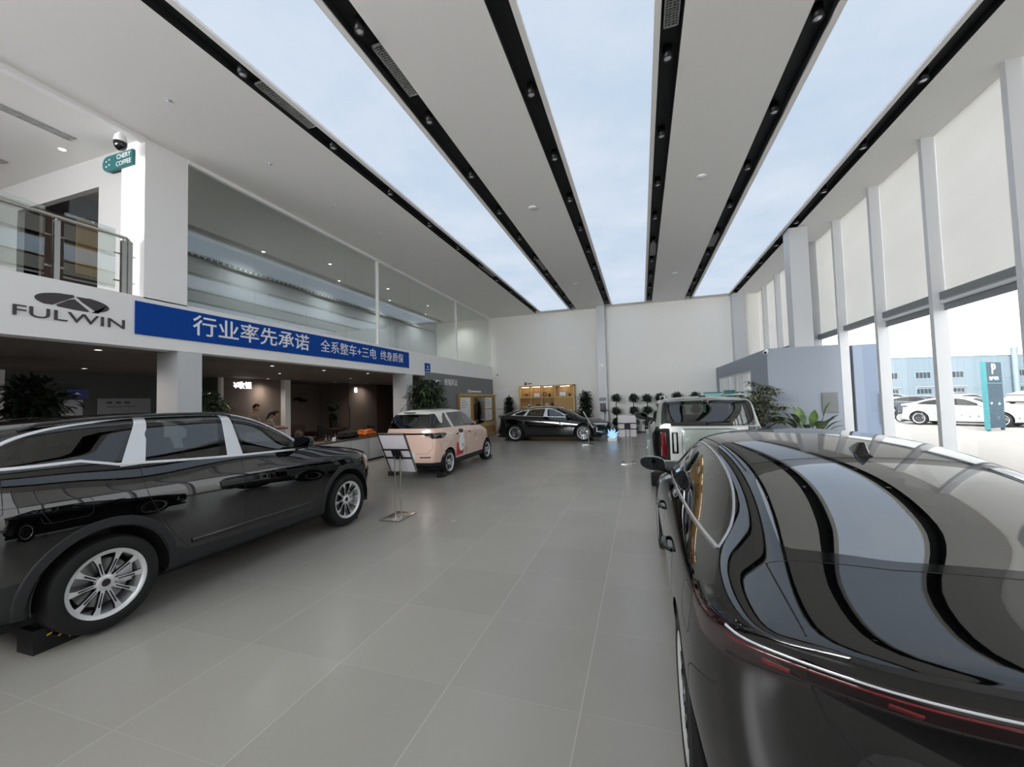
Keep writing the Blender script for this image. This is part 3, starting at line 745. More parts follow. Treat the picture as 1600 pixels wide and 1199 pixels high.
    gap_side(g, B, [(.02, .95), (.30, .93), (.45, 1.04), (.46, 1.26)], .006); gap_side(g, B, crv([(3.9, .80), (4.10, .92), (4.3, .92)]), .006)
    gap_fn(g, B.on_top, [(.70, 3.25), (.70, 3.9), (.56, 4.38)]); gap_fn(g, B.on_top, [(0, 4.52), (.55, 4.40)]); gap_fn(g, B.on_top, [(0, .95), (.52, .95), (.53, 2.3), (0, 2.35)], .009)
    g.build('panel_gap', shell)
    for h in (1, -1):
        c = MB()
        strip(c, mirror_pts([B.on_side(*p) for p in crv([out[0]]+[(.62, 1.33), (.87, 1.332)], .04)+crv([(1.09, 1.273), (1.95, 1.215), (3.02, 1.17)], .04)], h), .026, .008, 'satin_metal')
        strip(c, mirror_pts([B.on_side(*p) for p in crv([(3.03, 1.165), (2.86, 1.36), (2.46, 1.58), (2.2, 1.640), (1.4, 1.648), (1.0, 1.62), (.7, 1.572), (.48, 1.48), (.35, 1.33)], .04)], h), .026, .008, 'satin_metal')
        c.build('window_chrome', root, sharp=80)
        rr = MB(); P = mirror_pts([B.on_top(.60, .62+.1*k) for k in range(17)], h)
        rr.tube([P[0][0]]+[p+Vector((0, 0, .022)) for p, n in P[1:-1]]+[P[-1][0]], .014, 'black_gloss', 8, flat=1.3); rr.build('roof_rail', root, sharp=60)
        cr = MB(); P = mirror_pts([B.on_side(y, .50-.01*y) for y in np.arange(1.62, 3.1, .05)], h); strip(cr, P, .05, .012, 'black_gloss'); cr.build('door_moulding', root, sharp=80)
    for y, z in ((1.52, 1.10), (2.42, 1.07)): handle(root, B, y, z, 'black_gloss', .2, True)
    for sd in (1, -1): side_mirror(root, B, 2.86, 1.19, 'black_gloss', sd, 1.05, -.03)
    u = MB(); u.box(-.8, .8, .3, 4.3, .22, .29, 'under')
    for y in (ra, fa): wheel_liner(u, y, R+.01, R+.065, .60, .925)
    u.build('underbody', root)
    cabin(root, 1.45, 2.72, .36, .74, 1.10, 1.15, seatz=.42, top=.62)
    st = MB(); st.box(-.55, .55, .35, .75, .5, 1.15, 'cabin', .05); st.build('load_cover', root)
    wm = make_wheel('suv', R, .235, .25, 10, 'rim_silver', False); put_wheels(root, (ra, fa), .82, wm, R)
    return root
MINI_T = dict(
    zb=[(.05, .26), (.5, .20), (3.2, .20), (3.6, .24)],
    wlow=[(.05, .58), (.4, .68), (.8, .70), (3.0, .70), (3.4, .64), (3.6, .52)],
    wmid=[(.05, .66), (.35, .73), (.8, .755), (1.8, .75), (3.0, .75), (3.4, .69), (3.6, .56)], zmid=[(.05, .62), (3.6, .55)],
    wsh=[(.05, .66), (.35, .72), (.8, .745), (1.8, .74), (3.0, .73), (3.4, .66), (3.6, .52)],
    zsh=[(.05, .98), (1.8, .98), (2.8, .93), (3.3, .86), (3.6, .76)],
    wbelt=[(.05, .61), (.4, .675), (1.0, .69), (2.4, .69), (2.9, .65), (3.3, .58), (3.6, .44)],
    zbelt=[(.05, 1.12), (.6, 1.10), (1.8, 1.08), (2.6, 1.05), (3.0, .99), (3.3, .91), (3.6, .79)],
    wrail=[(.05, .52), (.5, .55), (1.0, .565), (1.9, .56), (2.3, .57), (2.7, .60), (3.0, .54), (3.3, .46), (3.6, .34)],
    zrail=[(.05, 1.40), (.25, 1.47), (.8, 1.50), (1.6, 1.50), (1.95, 1.45), (2.3, 1.26), (2.65, 1.08), (3.0, 1.01), (3.3, .93), (3.6, .82)],
    zt=[(.05, 1.46), (.25, 1.53), (.8, 1.565), (1.5, 1.565), (1.95, 1.51), (2.35, 1.31), (2.75, 1.09), (3.0, 1.04), (3.3, .97), (3.6, .86)])
def mini_rear(x, z):
    a = min(abs(x)/.75, 1.1); return tab([(.2, .10), (.4, .0), (.7, .02), (1.0, .03), (1.15, .06), (1.45, .20)], z)+.17*a**3.4
def mini_front(x, z):
    a = min(abs(x)/.75, 1.1); return tab([(.2, 3.60), (.4, 3.66), (.65, 3.64), (.85, 3.52)], z)-.34*a**2.8
def make_mini(loc, rz, label):
    root = empty('hatchback_car', loc, rz, label, 'car'); paint = 'paint_pink'
    B = Body(MINI_T, dict(rear_y=.09, rear=mini_rear, rear_zc=.75, front_y=3.50, front=mini_front, front_zc=.55), 4, 4,
             [.36, .6, .9, 1.2, 1.5, 1.8, 2.1, 2.4, 2.7, 3.0, 3.25])
    ra, fa, R = .66, 3.10, .295
    for y in (ra, fa): B.region(None, 'side', circle(y, R+.01, R+.045), None, lambda c, n: n.x > .2 and c.z < .9 or (c.x > .5 and c.z < .5))
    sc = lambda c, n: n.x > .35 and c.z > 1.0
    B.region('rear_door_window', 'side', smooth_poly([(1.02, 1.125), (1.56, 1.115), (1.46, 1.43), (1.0, 1.43), (.86, 1.36)], .04), 'glass_mid', sc)
    B.region('front_door_window', 'side', smooth_poly([(1.72, 1.11), (2.50, 1.085), (2.30, 1.22), (2.02, 1.385), (1.86, 1.43), (1.62, 1.43)], .04), 'glass_mid', sc)
    B.region('rear_pillar_panel', 'side', smooth_poly([(.90, 1.08), (1.02, 1.09), (.84, 1.40), (.80, 1.48), (.74, 1.48), (.74, 1.35)], .02), 'paint_pearl', sc)
    B.region('corner_roof_tongue', 'side', smooth_poly([(.30, 1.60), (.36, 1.38), (.40, 1.26), (.46, 1.22), (.53, 1.26), (.58, 1.40), (.66, 1.47), (.8, 1.60)], .05), 'paint_pearl', sc)
    B.region('window_surround', 'side', [(.0, 1.125), (1.6, 1.095), (2.66, 1.055), (2.50, 1.20), (2.06, 1.44), (1.88, 1.475), (.2, 1.455), (.0, 1.38)], 'black_gloss', lambda c, n: n.x > .25 and c.z > 1.0)
    B.region('rear_window', 'rear', smooth_poly([(-.2, 1.165), (.50, 1.165), (.47, 1.405), (-.2, 1.42)], .05), 'glass_dark', lambda c, n: n.y < -.2)
    B.region('rear_window_surround', 'rear', [(-.2, 1.125), (.75, 1.125), (.60, 1.44), (-.2, 1.455)], 'black_gloss', lambda c, n: n.y < -.15 and c.y < .6)
    B.region('roof_skin', 'top', [(-.3, -.1), (.8, -.1), (.8, 1.85), (.50, 1.97), (-.3, 2.03)], 'paint_pearl', lambda c, n: c.z > 1.42)
    B.region('windscreen', 'top', smooth_poly([(-.2, 2.72), (.35, 2.69), (.54, 2.58), (.50, 2.02), (-.2, 2.07)], .05), 'glass_mid', lambda c, n: n.z > .2 and c.z > 1.03)
    B.region('tail_lamp', 'side', smooth_poly([(-.1, 1.02), (.42, 1.01), (.56, .985), (.42, .90), (.28, .885), (-.1, .97)], .02), 'lamp_smoke', lambda c, n: c.y < .7 and c.x > .42)
    B.region('tail_lamp', 'rear', smooth_poly([(-.2, 1.02), (.8, 1.02), (.8, .90), (.60, .885), (.42, .985), (-.2, .985)], .01), 'lamp_smoke', lambda c, n: n.y < -.2)
    B.region('sill_cladding', 'side', [(-.2, 0), (-.2, .36), (.36, .34), (3.4, .34), (3.9, .36), (3.9, 0)], 'trim_plastic', lambda c, n: True)
    B.region('headlamp', 'front', circle(.50, .72, .10, 20), 'lamp_clear', lambda c, n: n.y > .3)
    B.region('rear_door', 'side', smooth_poly([(1.02, .60), (1.10, .36), (1.66, .35), (1.62, 1.47), (.86, 1.47), (.92, 1.05)], .03), paint, lambda c, n: n.x > .3)
    B.region('front_door', 'side', smooth_poly([(1.66, .35), (2.58, .35), (2.66, .58), (2.66, 1.06), (2.4, 1.3), (1.9, 1.48), (1.62, 1.48)], .03), paint, lambda c, n: n.x > .3)
    B.region('tailgate', 'rear', smooth_poly([(-.2, .56), (.48, .56), (.60, .68), (.60, 1.13), (-.2, 1.13)], .04), paint, lambda c, n: n.y < -.2)
    B.region('bonnet', 'top', [(-.3, 2.76), (.35, 2.73), (.56, 2.62), (.54, 3.0), (.42, 3.28), (-.3, 3.36)], paint, lambda c, n: n.z > .4)
    parts = B.finish(root, paint); shell = parts['body_shell'][0]
    g = MB()
    gap_side(g, B, crv([(.92, 1.08), (.97, .85), (1.03, .58), (1.10, .36)]), m='gap_pink'); gap_side(g, B, [(1.64, 1.09), (1.66, .35)], m='gap_pink'); gap_side(g, B, crv([(2.58, .36), (2.66, .58), (2.66, 1.04)]), m='gap_pink')
    gap_fn(g, B.on_rear, smooth_poly([(.0, .56), (.48, .56), (.60, .68), (.58, .9)], 0), m='gap_pink'); gap_side(g, B, crv([(.10, .86), (.24, .80), (.32, .62), (.30, .38)]), m='gap_pink')
    g.build('panel_gap', shell)
    for h in (1, -1):
        d = MB(); strip(d, mirror_pts([B.on_rear(*p) for p in dens(smooth_poly([(.30, .42), (.62, .40), (.60, .50), (.52, .54), (.30, .53)], .03)+[(.30, .44)], .02)], h), .014, .008, 'paint_pink')
        strip(d, mirror_pts([B.on_rear(.30+.025*k, .475) for k in range(11)], h), .030, .004, 'gap'); strip(d, mirror_pts([B.on_rear(.36+.02*k, .475) for k in range(8)], h), .014, .007, 'lamp_red')
        d.build('rear_reflector', root)
    pl = MB(); p, n = B.on_rear(0, .50); pl.box(-.20, .20, p.y-.012, p.y-.001, .44, .57, 'plate', .004); pl.build('number_plate', root)
    for y, z in ((1.08, .93), (1.82, .92)): handle(root, B, y, z, 'black_gloss', .13, True)
    for sd in (1, -1): side_mirror(root, B, 2.50, 1.08, 'black_gloss', sd, .9, -.02)
    # printed decals: a round white figure on a red panel, small flowers and swirls; and dark strokes
    for h in (1, -1):
        def flat(name, poly2, m, off=.002):
            vs = []
            bmm = bmesh.new(); vv = [bmm.verts.new((0, p[0], p[1])) for p in poly2]; f = bmm.faces.new(vv)
            bmesh.ops.triangulate(bmm, faces=[f]); bmesh.ops.subdivide_edges(bmm, edges=bmm.edges[:], cuts=2, use_grid_fill=True); bmm.verts.ensure_lookup_table()
            out = []
            for v in bmm.verts:
                p, n = B.on_side(v.co.y, v.co.z); out.append(Vector(((p.x+off)*h, p.y, p.z)))
            b = MB(); b.add(out, [[v.index for v in f.verts] for f in bmm.faces], m, True); bmm.free(); return b
        el = lambda cy, cz, ry, rz_, n=20: [(cy+ry*math.cos(2*PI*k/n), cz+rz_*math.sin(2*PI*k/n)) for k in range(n)]
        d = flat('d', [(1.02, .38), (1.42, .40), (1.42, .56), (1.34, .70), (1.10, .72), (1.02, .70)], 'red_print', .003)
        for poly2, m, o in ((el(1.30, .68, .17, .20), 'white', .005), (el(1.31, .90, .115, .12), 'white', .006), (el(1.30, .985, .13, .05), 'black_print', .008), (el(1.37, .62, .02, .05), 'black_print', .008), (el(1.22, 1.0, .035, .04), 'black_print', .009), (el(1.40, .99, .035, .04), 'black_print', .009)):
            e = flat('e', poly2, m, o); k = len(d.v); d.v += e.v; d.f += [tuple(i+k for i in f) for f in e.f]; d.m += [d.mi(m)]*len(e.f); d.sm += e.sm
        d.build('printed_decal', root)
        d = MB()
        for cy, cz, r, m in ((1.75, .82, .07, 'white'), (2.2, .78, .10, 'black_print'), (2.25, .70, .07, 'white'), (1.60, .48, .08, 'black_print'), (.62, .93, .09, 'white'), (.56, .80, .13, 'white'), (.75, .86, .09, 'white'), (.45, .68, .09, 'white'), (2.9, .80, .08, 'white'), (.42, .50, .06, 'white')):
            sp = [(cy+r*(1-t/14)*math.cos(t*.8), cz+r*(1-t/14)*math.sin(t*.8)) for t in range(12)]
            strip(d, mirror_pts([B.on_side(*p) for p in dens(sp, .03)], h), .014, .002, m)
        d.build('printed_swirl', root)
    u = MB(); u.box(-.6, .6, .25, 3.4, .18, .24, 'under')
    for y in (ra, fa): wheel_liner(u, y, R+.01, R+.045, .46, .72)
    u.build('underbody', root)
    sp = MB(); sp.box(-.14, .14, -.005+.10, .16, 1.475, 1.50, 'black_gloss', .005); sp.build('high_brake_lamp', root)
    cabin(root, 1.10, 2.2, .28, .60, 1.0, 1.05, seatz=.36, top=.56)
    wm = make_wheel('mini', R, .175, .205, 7, 'rim_silver', False); put_wheels(root, (ra, fa), .655, wm, R)
    return root

BOX_T = dict(
    zb=[(.05, .36), (.5, .28), (3.9, .28), (4.3, .36)],
    wlow=[(.05, .80), (.4, .87), (4.0, .87), (4.3, .74)],
    wmid=[(.05, .86), (.3, .90), (.8, .905), (3.6, .905), (4.0, .89), (4.3, .78)], zmid=[(.05, .75), (4.3, .7)],
    wsh=[(.05, .86), (.3, .895), (.8, .90), (3.6, .895), (4.0, .87), (4.3, .76)],
    zsh=[(.05, 1.10), (2.0, 1.10), (3.2, 1.08), (4.0, 1.03), (4.3, .95)],
    wbelt=[(.05, .80), (.3, .83), (3.0, .83), (3.5, .81), (4.0, .78), (4.3, .64)],
    zbelt=[(.05, 1.20), (2.0, 1.19), (3.0, 1.17), (3.6, 1.12), (4.3, .99)],
    wrail=[(.05, .70), (.3, .725), (2.2, .73), (2.6, .745), (3.0, .74), (3.6, .66), (4.3, .50)],
    zrail=[(.05, 1.60), (.25, 1.645), (2.0, 1.64), (2.3, 1.58), (2.7, 1.33), (3.0, 1.18), (3.6, 1.15), (4.3, 1.01)],
    zt=[(.05, 1.64), (.25, 1.69), (1.0, 1.705), (2.0, 1.70), (2.35, 1.65), (2.8, 1.38), (3.1, 1.20), (3.6, 1.17), (4.3, 1.05)])
def box_rear(x, z):
    a = min(abs(x)/.90, 1.1); return tab([(.3, .10), (.45, .0), (.7, .03), (1.1, .03), (1.25, .05), (1.6, .16)], z)+.13*a**4
def box_front(x, z):
    a = min(abs(x)/.90, 1.1); return tab([(.3, 4.30), (.5, 4.38), (.9, 4.37), (1.05, 4.30)], z)-.24*a**3
def make_boxy(loc, rz, label):
    root = empty('boxy_off_road_car', loc, rz, label, 'car'); paint = 'paint_sage'
    B = Body(BOX_T, dict(rear_y=.10, rear=box_rear, rear_zc=.95, front_y=4.24, front=box_front, front_zc=.7), 4, 4,
             [.32, .6, .95, 1.3, 1.7, 2.1, 2.4, 2.7, 3.0, 3.4, 3.8, 4.05])
    ra, fa, R = .88, 3.60, .37
    for y in (ra, fa): B.region(None, 'side', circle(y, R+.01, R+.07), None, lambda c, n: n.x > .2 and c.z < .95 or (c.x > .6 and c.z < .55))
    sc = lambda c, n: n.x > .3 and c.z > 1.1
    B.region('quarter_window', 'side', smooth_poly([(.32, 1.24), (.90, 1.24), (.92, 1.58), (.38, 1.58)], .05), 'glass_dark', sc)
    B.region('rear_door_window', 'side', smooth_poly([(1.02, 1.235), (1.72, 1.23), (1.72, 1.585), (1.04, 1.585)], .04), 'glass_mid', sc)
    B.region('front_door_window', 'side', smooth_poly([(1.84, 1.23), (2.72, 1.205), (2.35, 1.50), (2.18, 1.585), (1.84, 1.585)], .04), 'glass_mid', sc)
    B.region('window_surround', 'side', [(.98, 1.20), (2.95, 1.17), (2.6, 1.40), (2.25, 1.61), (.98, 1.61)], 'black_gloss', sc)
    B.region('rear_window', 'rear', smooth_poly([(-.2, 1.235), (.64, 1.235), (.60, 1.56), (-.2, 1.575)], .06), 'glass_mid', lambda c, n: n.y < -.2)
    B.region('rear_window_surround', 'rear', smooth_poly([(-.3, 1.205), (.74, 1.205), (.685, 1.62), (-.3, 1.64)], .06), 'black_gloss', lambda c, n: n.y < -.15 and c.y < .5)
    B.region('tail_lamp', 'rear', [(.60, 1.19), (.88, 1.19), (.88, .62), (.60, .62)], 'black_gloss', lambda c, n: n.y < -.25 and c.y < .3)
    B.region('rear_bumper', 'rear', [(-1, .60), (1, .60), (1, 0), (-1, 0)], 'trim_plastic', lambda c, n: c.y < .3)
    B.region('windscreen', 'top', smooth_poly([(-.2, 3.08), (.4, 3.06), (.70, 2.95), (.68, 2.40), (-.2, 2.42)], .05), 'glass_mid', lambda c, n: n.z > .2 and c.z > 1.16)
    B.region('sill_cladding', 'side', [(-.2, 0), (-.2, .52), (4.6, .50), (4.6, 0)], 'trim_plastic', lambda c, n: True)
    B.region('rear_door', 'side', [(.98, .5), (1.78, .5), (1.78, 1.63), (.96, 1.63)], paint, lambda c, n: n.x > .3)
    B.region('front_door', 'side', [(1.78, .5), (2.90, .5), (2.95, 1.17), (2.3, 1.62), (1.78, 1.63)], paint, lambda c, n: n.x > .3)
    parts = B.finish(root, paint)
    for y in (ra, fa): arch_flare(B, root, y, R+.01, R+.07, .07, 'paint_sage', .36, th=.06)
    # tailgate box, handle, lamps
    p, n = B.on_rear(0, .9)
    tg = MB(); tg.box(-.60, .60, p.y-.03, p.y+.01, .62, 1.195, 'paint_silver', .012); o = tg.build('tailgate', root)
    bx = MB(); bx.box(-.42, .42, p.y-.17, p.y-.03, .70, 1.17, 'paint_sage', .05); o2 = bx.build('tailgate_box', root)
    hd = MB(); hd.tube([(-.52, p.y-.035, .78), (-.52, p.y-.075, .80), (-.52, p.y-.075, 1.05), (-.52, p.y-.035, 1.07)], .022, 'paint_silver', 8); hd.box(-.57, -.47, p.y-.036, p.y-.03, .74, 1.10, 'black_gloss', .002); hd.build('tailgate_handle', o)
    for h in (1, -1):
        t = MB(); q, n = B.on_rear(.74, .9); t.box(.655*h, .745*h, q.y-.03, q.y-.015, .68, 1.10, 'lamp_red', .01); t.build('tail_lamp_lens', root)
        rr = MB(); rr.tube([(.64*h, .25, 1.685), (.64*h, .35, 1.72), (.64*h, 2.0, 1.715), (.64*h, 2.1, 1.675)], .018, 'paint_silver', 8); rr.build('roof_rail', root)
    w = MB(); w.box(-.05, .05, .145, .20, 1.575, 1.645, 'lamp_smoke', .01); w.build('high_brake_lamp', root)
    w = MB(); q, n = B.on_rear(0.05, 1.26); w.tube([(-.02, q.y-.02, 1.255), (.34, q.y-.015, 1.275)], .010, 'black_gloss', 6); w.tube([(0, q.y-.03, 1.24), (0, q.y+.01, 1.25)], .025, 'black_gloss', 8); w.build('rear_wiper', root)
    ae = MB(); ae.box(-.06, .06, .5, .62, 1.69, 1.715, 'black_gloss', .01); ae.build('roof_aerial', root)
    for y, z in ((1.10, 1.08), (1.95, 1.08)): handle(root, B, y, z, 'black_gloss', .16, True)
    for sd in (1, -1): side_mirror(root, B, 2.72, 1.19, 'black_gloss', sd, 1.2, .03)
    u = MB(); u.box(-.8, .8, .25, 4.1, .26, .33, 'under')
    for y in (ra, fa): wheel_liner(u, y, R+.01, R+.07, .60, .88)
    u.build('underbody', root)
    cabin(root, 1.25, 2.5, .42, .72, 1.10, 1.15, seatz=.42, top=.52)
    wm = make_wheel('box', R, .24, .245, 6, 'rim_dark', False); put_wheels(root, (ra, fa), .80, wm, R)
    return root
# ------------------------------------------------------------------ room materials
def floor_material():
    m, b, nt = new_mat('floor_tiles'); N = nt.nodes; L = nt.links
    tc = N.new('ShaderNodeTexCoord'); sp = N.new('ShaderNodeSeparateXYZ'); L.new(tc.outputs['Object'], sp.inputs[0])
    def line(out, off, wd):
        a = N.new('ShaderNodeMath'); a.operation = 'ADD'; a.inputs[1].default_value = off+80
        d = N.new('ShaderNodeMath'); d.operation = 'DIVIDE'; d.inputs[1].default_value = .8
        f = N.new('ShaderNodeMath'); f.operation = 'FRACT'; s = N.new('ShaderNodeMath'); s.operation = 'SUBTRACT'; s.inputs[1].default_value = .5
        ab = N.new('ShaderNodeMath'); ab.operation = 'ABSOLUTE'; g = N.new('ShaderNodeMath'); g.operation = 'GREATER_THAN'; g.inputs[1].default_value = .5-wd/1.6
        L.new(out, a.inputs[0]); L.new(a.outputs[0], d.inputs[0]); L.new(d.outputs[0], f.inputs[0]); L.new(f.outputs[0], s.inputs[0]); L.new(s.outputs[0], ab.inputs[0]); L.new(ab.outputs[0], g.inputs[0])
        fl = N.new('ShaderNodeMath'); fl.operation = 'FLOOR'; L.new(d.outputs[0], fl.inputs[0]); return g.outputs[0], fl.outputs[0]
    gx, ix = line(sp.outputs[0], .385, .006); gy, iy = line(sp.outputs[1], -2.265+.8, .0045)
    cb = N.new('ShaderNodeCombineXYZ'); L.new(ix, cb.inputs[0]); L.new(iy, cb.inputs[1])
    wn = N.new('ShaderNodeTexWhiteNoise'); wn.noise_dimensions = '2D'; L.new(cb.outputs[0], wn.inputs['Vector'])
    nz = N.new('ShaderNodeTexNoise'); nz.inputs['Scale'].default_value = 1.6; nz.inputs['Detail'].default_value = 5; L.new(tc.outputs['Object'], nz.inputs['Vector'])
    mr = N.new('ShaderNodeMapRange'); mr.inputs[3].default_value = .96; mr.inputs[4].default_value = 1.03; L.new(wn.outputs['Value'], mr.inputs[0])
    mr2 = N.new('ShaderNodeMapRange'); mr2.inputs[3].default_value = .95; mr2.inputs[4].default_value = 1.05; L.new(nz.outputs['Fac'], mr2.inputs[0])
    mu = N.new('ShaderNodeMath'); mu.operation = 'MULTIPLY'; L.new(mr.outputs[0], mu.inputs[0]); L.new(mr2.outputs[0], mu.inputs[1])
    vm = N.new('ShaderNodeVectorMath'); vm.operation = 'SCALE'; vm.inputs[0].default_value = C((157, 153, 146))[:3]; L.new(mu.outputs[0], vm.inputs['Scale'])
    mx = N.new('ShaderNodeMix'); mx.data_type = 'RGBA'; mx.inputs[7].default_value = C((178, 174, 165)); L.new(vm.outputs[0], mx.inputs[6]); L.new(gx, mx.inputs[0])
    mx2 = N.new('ShaderNodeMix'); mx2.data_type = 'RGBA'; mx2.inputs[7].default_value = C((167, 163, 155)); L.new(mx.outputs[2], mx2.inputs[6]); L.new(gy, mx2.inputs[0])
    L.new(mx2.outputs[2], b.inputs['Base Color'])
    r = N.new('ShaderNodeMapRange'); r.inputs[3].default_value = .20; r.inputs[4].default_value = .30; L.new(nz.outputs['Fac'], r.inputs[0]); L.new(r.outputs[0], b.inputs['Roughness'])
    n2 = N.new('ShaderNodeTexNoise'); n2.inputs['Scale'].default_value = 2.2; n2.inputs['Detail'].default_value = 2; L.new(tc.outputs['Object'], n2.inputs['Vector'])
    bp = N.new('ShaderNodeBump'); bp.inputs['Strength'].default_value = .05; bp.inputs['Distance'].default_value = .02; L.new(n2.outputs['Fac'], bp.inputs['Height']); L.new(bp.outputs[0], b.inputs['Normal'])
    return m
def skylight_material():
    """luminous stretch ceiling printed with pale sky and thin cloud: it gives off light"""
    m = bpy.data.materials.new('luminous_sky_ceiling'); m.use_nodes = True; nt = m.node_tree; nt.nodes.clear()
    o = nt.nodes.new('ShaderNodeOutputMaterial'); e = nt.nodes.new('ShaderNodeEmission'); tc = nt.nodes.new('ShaderNodeTexCoord'); n = nt.nodes.new('ShaderNodeTexNoise'); r = nt.nodes.new('ShaderNodeValToRGB')
    n.inputs['Scale'].default_value = .42; n.inputs['Detail'].default_value = 6; n.inputs['Roughness'].default_value = .6
    r.color_ramp.elements[0].position = .35; r.color_ramp.elements[0].color = C((192, 210, 230)); r.color_ramp.elements[1].position = .7; r.color_ramp.elements[1].color = C((212, 222, 236))
    nt.links.new(tc.outputs['Object'], n.inputs['Vector']); nt.links.new(n.outputs['Fac'], r.inputs['Fac']); nt.links.new(r.outputs[0], e.inputs['Color'])
    e.inputs['Strength'].default_value = SKYLIGHT_EMIT; nt.links.new(e.outputs[0], o.inputs['Surface']); return m
def blind_material():
    m = bpy.data.materials.new('roller_blind'); m.use_nodes = True; nt = m.node_tree; nt.nodes.clear()
    o = nt.nodes.new('ShaderNodeOutputMaterial'); d = nt.nodes.new('ShaderNodeBsdfDiffuse'); t = nt.nodes.new('ShaderNodeBsdfTranslucent'); mx = nt.nodes.new('ShaderNodeMixShader')
    n = nt.nodes.new('ShaderNodeTexNoise'); tc = nt.nodes.new('ShaderNodeTexCoord'); mp = nt.nodes.new('ShaderNodeMapping'); r = nt.nodes.new('ShaderNodeValToRGB')
    mp.inputs['Scale'].default_value = (1, .6, 1.4); mp.inputs['Rotation'].default_value = (.5, 0, 0); n.inputs['Scale'].default_value = .9
    r.color_ramp.elements[0].color = C((188, 187, 184)); r.color_ramp.elements[1].color = C((208, 207, 205))
    nt.links.new(tc.outputs['Object'], mp.inputs[0]); nt.links.new(mp.outputs[0], n.inputs['Vector']); nt.links.new(n.outputs['Fac'], r.inputs['Fac'])
    d.inputs['Color'].default_value = C((225, 223, 218)); nt.links.new(r.outputs[0], t.inputs['Color']); mx.inputs[0].default_value = .62
    nt.links.new(d.outputs[0], mx.inputs[1]); nt.links.new(t.outputs[0], mx.inputs[2]); nt.links.new(mx.outputs[0], o.inputs['Surface']); return m
M['floor'] = floor_material(); M['sky_panel'] = skylight_material(); M['blind'] = blind_material()
M['ceiling_paint'] = mat('ceiling_paint', (236, 234, 231), .9)
M['wall_paint'] = mat('wall_paint', (243, 241, 236), .85, noise=.01, nscale=2)
M['band_white'] = mat('fascia_white', (247, 246, 246), .6)
M['slot_black'] = mat('slot_black', (38, 39, 41), .7)
M['wall_bluegrey'] = mat('wall_bluegrey', (150, 157, 168), .7)
M['wall_grey'] = mat('panel_grey', (122, 124, 125), .6)
M['alu'] = mat('powder_coated_metal', (204, 205, 207), .45, .1)
M['alu_dark'] = mat('dark_rail', (122, 125, 127), .5)
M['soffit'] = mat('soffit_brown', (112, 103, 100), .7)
M['lounge_wall'] = mat('lounge_wall', (120, 108, 100), .8, noise=.05)
M['lounge_dark'] = mat('lounge_dark', (84, 86, 86), .8)
M['wood_dark'] = mat('dark_wood', (84, 68, 60), .6, noise=.15, nscale=5)
M['wood_light'] = mat('light_oak', (206, 178, 124), .55, noise=.08, nscale=6)
M['wood_honey'] = mat('honey_oak', (180, 140, 82), .55, noise=.12, nscale=6)
M['glass'] = glass_mat('clear_glass', (.93, .96, .95), 1.45)
M['glass_gallery'] = glass_mat('gallery_glass', (.84, .88, .86), 1.5, boost=1.5)
M['led'] = mat('downlight_lens', (255, 250, 240), emit=5., ecol=(255, 246, 232))
M['led_sign'] = mat('lit_sign', (255, 250, 250), emit=1.6, ecol=(255, 248, 250))
M['steel'] = mat('stainless', (190, 188, 182), .22, 1.)
M['banner_blue'] = mat('banner_blue', (8, 70, 158), .6, spec=.15)
M['gallery_wall'] = mat('gallery_wall_paint', (188, 187, 185), .85)
M['logo_grey'] = mat('logo_grey', (66, 60, 66), .4)
M['black_metal'] = mat('black_metal', (20, 20, 21), .45, .3)
M['grille_metal'] = mat('grille_metal', (170, 170, 168), .5)

# ------------------------------------------------------------------ shell
GX = -7.75; WX = 5.05; ZC = 6.30; YB = 20.65; YF = -5.0
sbox('floor', -15.4, 5.32, YF, YB, -.12, 0, 'floor')
sbox('wall_back', -15.4, 5.32, YB, YB+.2, 0, ZC+.3, 'wall_paint')
wf = MB(); wf.box(-2.4, 5.32, YF-.2, YF, 0, ZC+.3, 'wall_paint'); wf.box(-15.4, -2.4, YF-.2, YF, 5.6, ZC+.3, 'wall_paint'); wf.box(-15.4, -14.2, YF-.2, YF, 0, 5.6, 'wall_paint')  # high openings in this unseen wall are added to admit fill light
for x in (-14.2, -11.9, -9.6, -7.2, -4.8, -2.4): wf.box(x-.06, x+.06, YF-.15, YF, 0, 5.6, 'wall_paint')
wf.box(-14.2, -2.4, YF-.2, YF, 0, 3.3, 'wall_paint'); struct(wf.build('wall_front'))
sbox('wall_left', -15.4, -15.2, YF, YB, 0, ZC+.3, 'lounge_dark')
# ceiling: solid strips between the black slots and the luminous panels
cb = MB()
for x0, x1 in ((-15.4, -5.14), (-2.97, -1.53), (.67, 2.12), (4.30, 5.32)):
    cb.box(x0, x1, YF, YB, ZC, ZC+.14, 'ceiling_paint')
cb.box(-15.4, 5.32, YF, YB, ZC+.16, ZC+.26, 'ceiling_paint')
struct(cb.build('ceiling'))
SL = ((-5.14, -4.87, -4.79, 1), (-3.25, -2.97, -3.33, -1), (-1.53, -1.26, -1.18, 1), (.41, .67, .33, -1), (2.12, 2.39, 2.48, 1), (4.03, 4.30, 3.95, -1))
for k, (x0, x1, xf, s) in enumerate(SL):
    b = MB(); b.box(x0, x1, YF, 20.45, ZC+.13, ZC+.15, 'slot_black')
    b.box(x0-.0, x0+.004, YF, 20.45, ZC+.0, ZC+.14, 'slot_black'); b.box(x1-.004, x1, YF, 20.45, ZC+.0, ZC+.14, 'slot_black')
    struct(b.build('trim_%d' % (k+1)))
